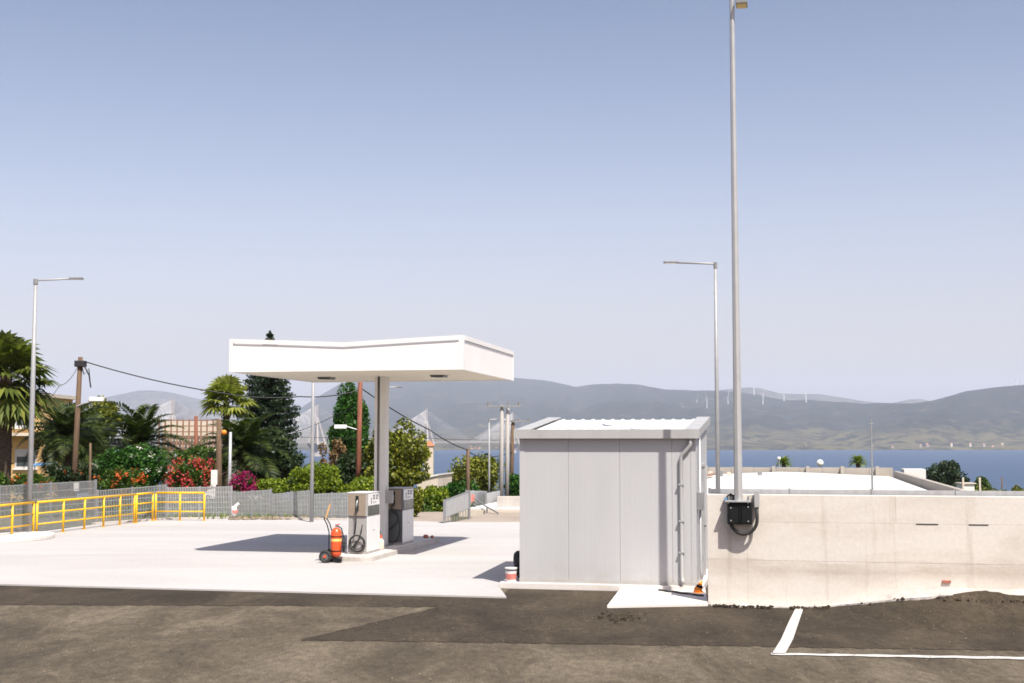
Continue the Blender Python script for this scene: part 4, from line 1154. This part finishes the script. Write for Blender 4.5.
# trees
conifer('tall dark tiered pine rising above the canopy', 270, 332, 486, 76, [(0,.04),(.06,.22),(.15,.62),(.27,1.15),(.42,1.5),(.65,1.75),(.9,1.8),(1,1.7)])
bush('poplar_tree', 'tall narrow green poplar behind the reddish pole', 'tree', (329,371,376,490), 72, 'leaf_hedge', 80, 200, .16, br=.30)
bush('citrus_tree', 'yellow green leafy tree right of the canopy column', 'tree', (362,432,421,500), 57, 'leaf_citrus', 70, 150, .17, br=.28)
bush('olive_tree', 'yellowish tree top rising behind the date palms', 'tree', (85,124,395,440), 84, 'leaf_citrus', 22, 130, .2)
bush('dark_tree', 'dark dense tree behind the leaning wooden pole', 'tree', (40,98,398,482), 74, 'leaf_dark', 60, 150, .22)
bush('dark_tree', 'dark leafy tree between the pine and the fence', 'tree', (236,300,430,486), 68, 'leaf_dark', 44, 140, .2)
bush('dead_tree', 'half dead brown tree beside the poplar', 'tree', (318,346,430,488), 64, 'leaf_dead', 16, 60, .16, 'dry_wood', .9, .3, inner=False)
bush('shade_tree', 'dark tree at the foot of the poplar', 'tree', (330,384,452,494), 62, 'leaf_dark', 36, 130, .18)
bush('fig_tree', 'sunlit green tree behind the slim wooden pole', 'tree', (445,507,456,500), 105, 'leaf_citrus', 50, 150, .24)
bush('back_tree', 'mid green tree behind the fan palm', 'tree', (170,226,446,480), 70, 'leaf_mid', 34, 130, .2)
# hedge and flowering shrubs
bush('green_hedge', 'rounded dark green hedge dotted with white flowers', 'shrub', (95,170,443,494), 58, 'leaf_hedge', 90, 150, .13, depth=.6, br=.28, flowers=[('petal_white', 14, .10, 9)])
bush('flowering_shrub', 'shrub with orange flowers above the mesh fence', 'shrub', (96,148,468,497), 53.5, 'leaf_mid', 46, 110, .11, depth=.6, br=.32, flowers=[('petal_orange', 12, .10, 13)])
bush('oleander', 'pink red flowering oleander beside the brown pole', 'shrub', (167,220,457,497), 54.5, 'leaf_mid', 60, 120, .12, depth=.7, br=.30, flowers=[('petal_red', 9, .11, 62), ('petal_orange', 8, .09, 8)])
bush('bougainvillea', 'small magenta bougainvillea behind the mesh fence', 'shrub', (231,256,473,497), 52.5, 'leaf_mid', 26, 80, .10, depth=.8, br=.36, flowers=[('petal_magenta', 20, .10, 38)])
bush('lime_shrub', 'bright lime green shrub right of the bougainvillea', 'shrub', (252,292,476,500), 53, 'leaf_lime', 34, 110, .12, depth=.7, br=.34)
bush('lime_shrub', 'spreading lime green shrub behind the slim lamp post', 'shrub', (284,344,464,502), 56, 'leaf_lime', 60, 120, .13, depth=.7, br=.30)
bush('low_shrub', 'low green shrub above the fence behind the dispensers', 'shrub', (338,386,478,502), 55, 'leaf_lime', 34, 110, .13, depth=.7, br=.34)
bush('low_shrub', 'green shrub at the far left behind the lamp', 'shrub', (8,56,474,498), 54, 'leaf_mid', 40, 110, .12, depth=.7, br=.34, flowers=[('petal_orange', 12, .09, 9)])
bush('low_shrub', 'dull green shrub between the leaning pole and the lamp', 'shrub', (48,100,462,496), 55.5, 'leaf_dark', 44, 110, .13, depth=.7, br=.32, flowers=[('petal_orange', 10, .08, 5)])
bush('low_shrub', 'shrub on the picture edge beneath the fan palm', 'shrub', (-40,10,470,500), 54.5, 'leaf_mid', 40, 110, .13, depth=.7, br=.34)
bush('roadside_bush', 'bright bush behind the steel gate', 'shrub', (438,480,482,506), 68, 'leaf_hedge', 34, 120, .14, depth=.8, br=.34)
bush('roadside_bush', 'pale bush left of the steel gate', 'shrub', (412,450,486,520), 57, 'leaf_lime', 34, 110, .13, depth=.8, br=.34)
bush('roadside_bush', 'bush at the foot of the citrus tree', 'shrub', (402,424,484,521), 50, 'leaf_citrus', 30, 90, .11, depth=.8, br=.36)
bush('roadside_bush', 'green bush behind the twin concrete pole', 'shrub', (503,535,470,506), 84, 'leaf_hedge', 30, 110, .16, depth=.8, br=.34)
bush('roadside_bush', 'dark bush low behind the cream house', 'shrub', (432,470,472,496), 118, 'leaf_dark', 30, 110, .22, depth=.8, br=.34)
# right-hand trees beyond the white roof
bush('round_tree', 'large dark round tree beyond the white roof', 'tree', (925,966,461,502), 210, 'leaf_dark', 60, 130, .42, br=.36)
bush('round_tree', 'smaller green tree right of the dark round tree', 'tree', (971,990,477,498), 230, 'leaf_mid', 34, 90, .40, br=.38)
bush('cypress', 'small dark cypress between the two round trees', 'tree', (964.5,970,476,495), 225, 'leaf_dark', 16, 60, .32, br=.45)
for i, (x0, x1, y0) in enumerate([(958,1000,488.5),(996,1014,489),(1010,1030,486),(1026,1060,488),(915,932,486)]):
    lab = ['low scrub in front of the round trees', 'low scrub left of the picture edge', 'green shrub cut by the right edge', 'scrub outside the right edge', 'low scrub at the sloping parapet end'][i]
    bush('scrub', lab, 'shrub', (x0,x1,y0,503), 190+8*i, 'leaf_mid' if i % 2 else 'leaf_citrus', 26, 70, .36, depth=.6, br=.36)
def small_palm(label, ctr, Y, R0): return date_palm(label, ctr, Y, R0, 40, .2, 'leaf_lime', 0, 85)
small_palm('palm top peeping over the parapet left of the antenna', (858,463), 150, 1.25)
small_palm('palm top peeping over the parapet beside the lamp mast', (784,463.5), 150, 1.1)

# undergrowth filling the garden behind the fence
pts = []
for i in range(520):
    y = random.uniform(49.5, 72); px = random.uniform(-60, 470); x = (px-512)/F*y
    if y < 50.5 + 2.2*abs(px-330)/330 and px > 380: continue
    r_ = random.uniform(.25, .6); pts.append(blob_points((x, y + (2.0 if px > 90 else 0.5), terr(x, y) + r_*.5), (r_*1.3, r_*1.3, r_*.9), 70, .3))
pts = np.concatenate(pts)
o = leaves('undergrowth', pts, .14, 'leaf_mid', None); tag(o, 'tangled green undergrowth covering the garden behind the fence', kind='stuff')
# weeds along the wall and fence foot
def weeds(label, spots, mat='leaf_lime'):
    V_, Q_ = [], []
    for p in spots:
        for k in range(9):
            a = RNG.uniform(0,6.28); L = RNG.uniform(.08,.26); d = np.array([math.cos(a)*.5, math.sin(a)*.5, 1.0]); q = np.array(p); sd = np.array([-math.sin(a), math.cos(a), 0])*.008
            b0 = len(V_); V_ += [q-sd, q+sd, q+d*L*.7+sd*.7, q+d*L]; Q_.append((b0,b0+1,b0+2,b0+3))
    tag(mesh_np('weeds', np.array(V_), np.array(Q_), mat), label, kind='stuff')
sp = []
for i in range(130):
    p = G(random.uniform(165, 400), 519.5); sp.append((p.x, p.y - random.uniform(.0,.5), .05))
weeds('thin weeds growing along the fence foot', sp)

# ------------------------------------------------------------------ buildings behind the fence
def bldg(name, label, cat, loc, rz=0): return thing(name, label, cat, loc, rz)
# yellow house
Y = 88; a = P(-60, 470, Y); b = P(41, 470, Y); zt_ = P(0, 397, Y).z; zg = terr(0, Y) - .5
hs = bldg('yellow_house', 'yellow ochre house behind the tall fan palm', 'house', (a.x, Y, zg)); wd = b.x - a.x; hh_ = zt_ - zg
MB().box(0, wd, 0, 6, 0, hh_).build('wall', 'plaster_yellow', hs)
MB().box(-.3, wd+.3, -.5, 6.4, hh_+.002, hh_+.25).build('roof_slab', 'plaster_cream', hs)
for (x0, x1, y0, y1) in ((15,33,409,427),(15,37,449,468),(-30,-12,409,427)):
    A = P(x0, y1, Y); B = P(x1, y0, Y)
    wn = MB().box(A.x-a.x, B.x-a.x, -.06, -.002, A.z-zg, B.z-zg).build('window', 'shutter_grey', hs)
    MB().box(A.x-a.x+.12, B.x-a.x-.12, -.075, -.0605, A.z-zg+.12, (A.z*.4+B.z*.6)-zg).build('pane', 'window_glass', wn)
    MB().box(A.x-a.x-.1, B.x-a.x+.1, -.16, -.001, A.z-zg-.12, A.z-zg-.005).build('sill', 'plaster_white', wn)
zs_ = P(0, 433, Y).z - zg; MB().box(-.2, wd+.1, -1.1, -.003, zs_-.2, zs_).build('balcony_slab', 'plaster_cream', hs)
A = P(34, 466, 70); B = P(53, 463, 70)
aw = thing('blue_awning', 'blue sloping awning sheet beside the yellow house', 'awning', (A.x, 70, terr(0,70)-.2)); hz = A.z - terr(0,70)+.2
MB().hexa([(0,-.6,hz),(B.x-A.x,-.6,hz),(B.x-A.x,.6,hz+.12),(0,.6,hz+.12)], [(0,-.6,hz+.05),(B.x-A.x,-.6,hz+.05),(B.x-A.x,.6,hz+.17),(0,.6,hz+.17)]).build('sheet', 'awning_blue', aw)
for x in (.05, B.x-A.x-.05): MB().tube([(x,0,0),(x,0,hz+.08)], .03, 6).build('post', 'galvanised_dull', aw)

# unfinished frame building
Y = 125; a = P(158, 470, Y); b = P(224, 470, Y); zt_ = P(0, 419, Y).z; zg = terr(0, Y) - 1
fb = bldg('frame_building', 'pinkish building with a rusty timber lattice front', 'building', (a.x, Y, zg)); wd = b.x-a.x; hh_ = zt_-zg
MB().box(0, wd, 1.2, 8, 0, hh_-.2).build('wall', 'plaster_cream', fb)
nc = 11
for i in range(nc+1): x = wd*i/nc; MB().box(x-.06, x+.06, 0, .18, 0, hh_-.02).build('upright', 'rust_beam', fb)
z = P(0,449,Y).z - zg
while z < hh_+.01: MB().box(-.1, wd+.1, .181, .32, z-.05, z+.05).build('crossbeam', 'rust_beam', fb); z += .55
zz = P(0,456,Y).z-zg; MB().box(-.2, wd+.4, -1.5, .0, zz-.1, zz+.35).build('lower_roof', 'galvanised', fb)
# white house low behind the palms
Y = 92; a = P(204, 480, Y); b = P(258, 480, Y); zt_ = P(0, 452, Y).z; zg = terr(0, Y)-.5
wh = bldg('white_house', 'low white house half hidden by palms', 'house', (a.x, Y, zg)); wd = b.x-a.x; hh_ = zt_-zg
MB().box(0, wd, 0, 5, 0, hh_).build('wall', 'plaster_white', wh); MB().box(-.2, wd+.2, -.3, 5.2, hh_+.002, hh_+.18).build('roof_slab', 'plaster_cream', wh)
for x in (.8, 2.2): 
    wn = MB().box(x, x+.8, -.05, -.002, hh_-1.6, hh_-.5).build('window', 'shutter_grey', wh); MB().box(x+.08, x+.72, -.06, -.0505, hh_-1.52, hh_-.58).build('pane', 'window_glass', wn)
# cream house right of the citrus tree
Y = 86; a = P(417, 500, Y); b = P(438, 500, Y); zt_ = P(0, 476, Y).z; zg = terr(0, Y)-.5
ch = bldg('cream_house', 'cream plastered house wall right of the citrus tree', 'house', (a.x, Y, zg), R(-8)); wd = (b.x-a.x); hh_ = zt_-zg
MB().hexa([(0,0,0),(wd,0,0),(wd,5,0),(0,5,0)], [(0,0,hh_-.3),(wd,0,hh_+.05),(wd,5,hh_+.05),(0,5,hh_-.3)]).build('wall', 'plaster_cream', ch)
MB().hexa([(-.08,-.1,hh_-.298),(wd+.08,-.1,hh_+.052),(wd+.08,5.1,hh_+.052),(-.08,5.1,hh_-.298)], [(-.08,-.1,hh_-.2),(wd+.08,-.1,hh_+.15),(wd+.08,5.1,hh_+.15),(-.08,5.1,hh_-.2)]).build('coping', 'plaster_white', ch)
Y = 130; a = P(424, 470, Y); b = P(433, 470, Y)
tw = bldg('small_tower', 'small pinkish tower house at the edge of the citrus tree', 'house', (a.x, Y, terr(0,Y)-1)); hh_ = P(0,446,Y).z - terr(0,Y)+1
MB().box(0, b.x-a.x, 0, 1.2, 0, hh_).build('wall', 'plaster_cream', tw); MB().hexa([(-.1,-.1,hh_),(b.x-a.x+.1,-.1,hh_),(b.x-a.x+.1,1.3,hh_),(-.1,1.3,hh_)],[(.3,.4,hh_+.5),(b.x-a.x-.3,.4,hh_+.5),(b.x-a.x-.3,.8,hh_+.5),(.3,.8,hh_+.5)]).build('roof', 'roof_tile', tw)

# ------------------------------------------------------------------ white roofed building below the wall
FR_ = P(893, 468.0, 100); RZ = FR_.z
wb = thing('white_roof_building', 'low building with a white membrane roof below the wall', 'building', (FR_.x, FR_.y, 0), -TH)
LU, LV = 21.0, 52.0; g0 = -6
MB().box(-LU, 0, -LV, 0, g0, RZ-.75).build('wall', 'plaster_cream', wb)
rr = RZ - .74
# membrane in strips, gently ridged
nS = 10
for i in range(nS):
    a = -LU+.3+(LU-.6)*i/nS; b = -LU+.3+(LU-.6)*(i+1)/nS
    h = lambda u: .10 + .34*max(0, 1-abs((u + 8.0)/8.0))
    mb = MB(); mb.hexa([(a,-LV+.3,rr),(b-.01,-LV+.3,rr),(b-.01,-.3,rr),(a,-.3,rr)], [(a,-LV+.3,rr+h(a)*.6),(b-.01,-LV+.3,rr+h(b)*.6),(b-.01,-.3,rr+h(b)),(a,-.3,rr+h(a))])
    mb.build('roof_membrane', 'membrane', wb)
def parapet(x0, x1, y0, y1, top, nm='parapet'): MB().box(x0, x1, y0, y1, RZ-1.2, top).build(nm, 'far_parapet', wb)
n = 12
for i in range(n): parapet(-LU + LU*i/n + .01, -LU + LU*(i+1)/n - .01, .0, .3, RZ + .02*(i%2))
n = 7
for i in range(n): parapet(.0, .3, -LV + (LV-.4)*i/n + .01, -LV + (LV-.4)*(i+1)/n - .01, RZ - .22)
for i in range(8): MB().box(-LU+1.5+i*2.6, -LU+1.75+i*2.6, -.25, -.01, RZ-.6, RZ+.12).build('parapet_rib', 'far_parapet', wb)
MB().box(.9, 2.5, 1.0, 4.0, g0, RZ-.12).build('stair_head', 'plaster_white', wb)
for i, (u, s) in enumerate([(-15.3,.28),(-14.4,.34),(-13.6,.22),(-12.9,.30),(-12.2,.2),(-10,.24)]):
    MB().box(u, u+s*1.3, -6-.5*i, -5.6-.5*i, rr+.1, rr+.35+s).build('roof_vent', 'galvanised_dull' if i % 2 else 'plaster_cream', wb, bevel=.03)
pth = MB().hexa([(-14.6,-26,rr+.3),(-14.3,-26,rr+.3),(-13.0,-8,rr+.35),(-13.3,-8,rr+.35)], [(-14.6,-26,rr+.42),(-14.3,-26,rr+.42),(-13.0,-8,rr+.47),(-13.3,-8,rr+.47)]).build('roof_duct', 'rust_beam', wb)
b = P(872.5, 492, 70); an = thing('antenna_mast', 'thin grey antenna mast rising behind the wall', 'antenna', (b.x, 70, -1.5)); hz = P(872.5, 418, 70).z + 1.5
MB().tube([(0,0,0),(0,0,hz*.6),(0,0,hz)], [.07,.05,.03], 8).build('mast', 'galvanised_dull', an); MB().box(-.15,.15,-.15,.15,0,.05).build('foot_plate', 'galvanised_dull', an); MB().tube([(-.1,0,hz-.3),(.1,0,hz-.3)], .015, 6).build('crosspiece', 'galvanised_dull', an)
for (px, py, r, lab) in ((820,463,.30,'large white globe lamp standing over the parapet'), (779,458.5,.16,'small white globe lamp beside the left palm top')):
    b = P(px, py, 112); t = thing('globe_lamp', lab, 'lamp', (b.x, 112, -4)); hz = b.z + 4
    MB().tube([(0,0,0),(0,0,hz-r)], .04, 8).build('post', 'galvanised', t); MB().ball((0,0,hz), r, 16, 10).build('globe', 'globe_white', t, smooth=True)
b = P(965, 486, 180); t = thing('white_kiosk', 'small white roadside structure between the round trees', 'hut', (b.x, 180, terr(0,180)))
hz = P(0,484,180).z - terr(0,180); MB().box(-.5, 1.3, 0, 2, 0, hz).build('wall', 'plaster_white', t); MB().box(-.7, 1.5, -.2, 2.2, hz+.002, hz+.15).build('roof_slab', 'plaster_cream', t)
for x in (-.4, 1.9): MB().box(x-.12, x+.12, -.5, -.3, 0, hz+.9).build('gate_pillar', 'plaster_cream', t)
pole('wooden pole standing far out near the right edge', (1002,477), (1002,492), 240, .14, 'wood_pole')

# ------------------------------------------------------------------ cable-stayed bridge
BZ = 3083.0; pyl = [(173,0),(318,1),(428,2),(512.5,3)]
pos = [Vector(((px-512)/F*BZ*(1+.159*i), BZ*(1+.159*i), 0)) for px, i in pyl]
bd = (pos[3]-pos[0]).normalized(); bang = math.atan2(bd.y, bd.x)
brg = thing('cable_bridge', 'long pale cable stayed bridge with four pylons across the strait', 'bridge', (pos[0].x, pos[0].y, SEA), bang)
DZ = 39.0; TOP = 142.0; span = (pos[3]-pos[0]).length/3
mb = MB().box(-span*1.1, span*3.55, -13, 13, DZ-3, DZ); mb.build('deck', 'bridge_concrete', brg)
for y in (-13.2, 13.2): MB().box(-span*1.1, span*3.55, y-.2, y+.2, DZ+.01, DZ+1.4).build('parapet', 'bridge_concrete', brg)
for i in range(4):
    x = span*i
    py_ = MB()
    for sx in (-1,1):
        for sy in (-1,1): py_.tube([(x+sx*17, sy*17, DZ-8), (x+sx*1.5, sy*1.5, DZ+66)], [3.6,2.4], 6)
    po = py_.build('pylon', 'bridge_concrete', brg)
    MB().box(x-2.6, x+2.6, -2.6, 2.6, DZ+60, TOP).build('pylon_head', 'bridge_concrete', po)
    MB().tube([(x,0,0),(x,0,DZ-22),(x,0,DZ-8)], [14,13,25], 12).build('pier', 'bridge_concrete', po)
    cb = MB()
    for s in (-1,1):
        for k in range(23):
            f = (k+1)/23
            for y in (-11.5, 11.5): cb.tube([(x+s*2, 0, DZ+62+ (TOP-DZ-66)*f), (x+s*(20+f*(span/2-22)), y, DZ+.5)], .28, 4, False)
    tag(cb.build('stay_cables', 'bridge_cable', po), kind='stuff')
for x in (-span*.9, span*3.5):
    MB().box(x-4, x+4, -9, 9, 0, DZ-3).build('approach_pier', 'bridge_concrete', brg)

# ------------------------------------------------------------------ wind turbines, far houses
def turbine(px, ytop, ybot, Y, label):
    Y = 6050 + (Y - 6050) * ridge_k(px); T = P(px, ytop, Y); B = P(px, ybot, Y); h = T.z - B.z
    t = thing('wind_turbine', label, 'wind turbine', (B.x, Y, B.z - 25), 0, 'wind turbines on the far ridge')
    MB().tube([(0,0,0),(0,0,h+25)], [4.2,2.4], 8).build('tower', 'far_white', t); MB().box(-2.5,2.5,-6,5,h+22.5,h+28).build('nacelle', 'far_white', t)
    a0 = random.uniform(0,2)
    for k in range(3):
        a = a0 + k*2.0944; L = h*.52
        MB().bar((0,-7,h+25), (L*math.sin(a),-7,h+25+L*math.cos(a)), 2.2, .8).build('blade', 'far_white', t)
tl = ['lowest wind turbine just left of the slim lamp', 'second wind turbine left of the slim lamp', 'tall wind turbine touching the slim lamp arm line', 'wind turbine between the slim lamp and the lighting mast', 'wind turbine on the ridge right of the lighting mast', 'larger wind turbine low on the slope right of the mast', 'wind turbine on the middle of the ridge', 'wind turbine on the right end of the ridge', 'wind turbine on the crest at the right edge', 'outermost wind turbine on the right crest']
for (px, yt, yb, Y), lab in zip([(683,407,417,8300),(697,400,412,8500),(707,398,413,8300),(728,397,408,8600),(754,385,392,9200),(763,394,404,8800),(784,393,400,9150),(806,392,400,9150),(1016,379,387,9250),(1021,378,386,9250)], tl): turbine(px, yt, yb, Y, lab)
rngh = random.Random(5)
spots = [(rngh.uniform(925,1050), rngh.uniform(443,449)) for _ in range(22)] + [(rngh.uniform(745,925), rngh.uniform(445,449.3)) for _ in range(10)] + [(rngh.uniform(470,520), rngh.uniform(446.5,449.3)) for _ in range(10)]
hl = {}
for (px, py) in spots:
    Y = 6120 + (449.5-py)*70; B = P(px, py, Y)
    zone = 'right' if px > 925 else ('mid' if px > 600 else 'bridge')
    lab = {'right': 'small red roofed house of the shore village at far right', 'mid': 'small pale house scattered along the far shore', 'bridge': 'tiny pale house on the shore under the bridge'}[zone]
    t = thing('far_house', lab, 'house', (B.x, Y, B.z - 14), rngh.uniform(-.5,.5), {'right':'houses of the far shore village','mid':'scattered houses on the far shore','bridge':'houses under the bridge'}[zone])
    a, c, h = rngh.uniform(7,13), rngh.uniform(7,10), rngh.uniform(3.5,6)+12
    MB().box(-a/2,a/2,-c/2,c/2,0,h).build('wall', 'far_parapet' if rngh.random() < .6 else 'plaster_cream', t)
    MB().hexa([(-a/2-.5,-c/2-.5,h+.01),(a/2+.5,-c/2-.5,h+.01),(a/2+.5,c/2+.5,h+.01),(-a/2-.5,c/2+.5,h+.01)], [(-a/4,-.2,h+3.2),(a/4,-.2,h+3.2),(a/4,.2,h+3.2),(-a/4,.2,h+3.2)]).build('roof', 'roof_tile', t)

# ------------------------------------------------------------------ haze
k = bpy.data.materials.new('haze_air'); k.use_nodes = True; tr_ = k.node_tree
for n in list(tr_.nodes): tr_.nodes.remove(n)
pv = tr_.nodes.new('ShaderNodeVolumePrincipled'); pv.inputs['Color'].default_value = (.80, .865, 1.0, 1); pv.inputs['Density'].default_value = 5.0e-5; pv.inputs['Anisotropy'].default_value = .0
oo = tr_.nodes.new('ShaderNodeOutputMaterial'); tr_.links.new(pv.outputs[0], oo.inputs['Volume'])
M['haze_air'] = k
hz = MB().box(-31000, 31000, -200, 31000, SEA - 60, 1400).build('haze', 'haze_air')
tag(hz, 'thin pale summer haze over the strait', kind='stuff')
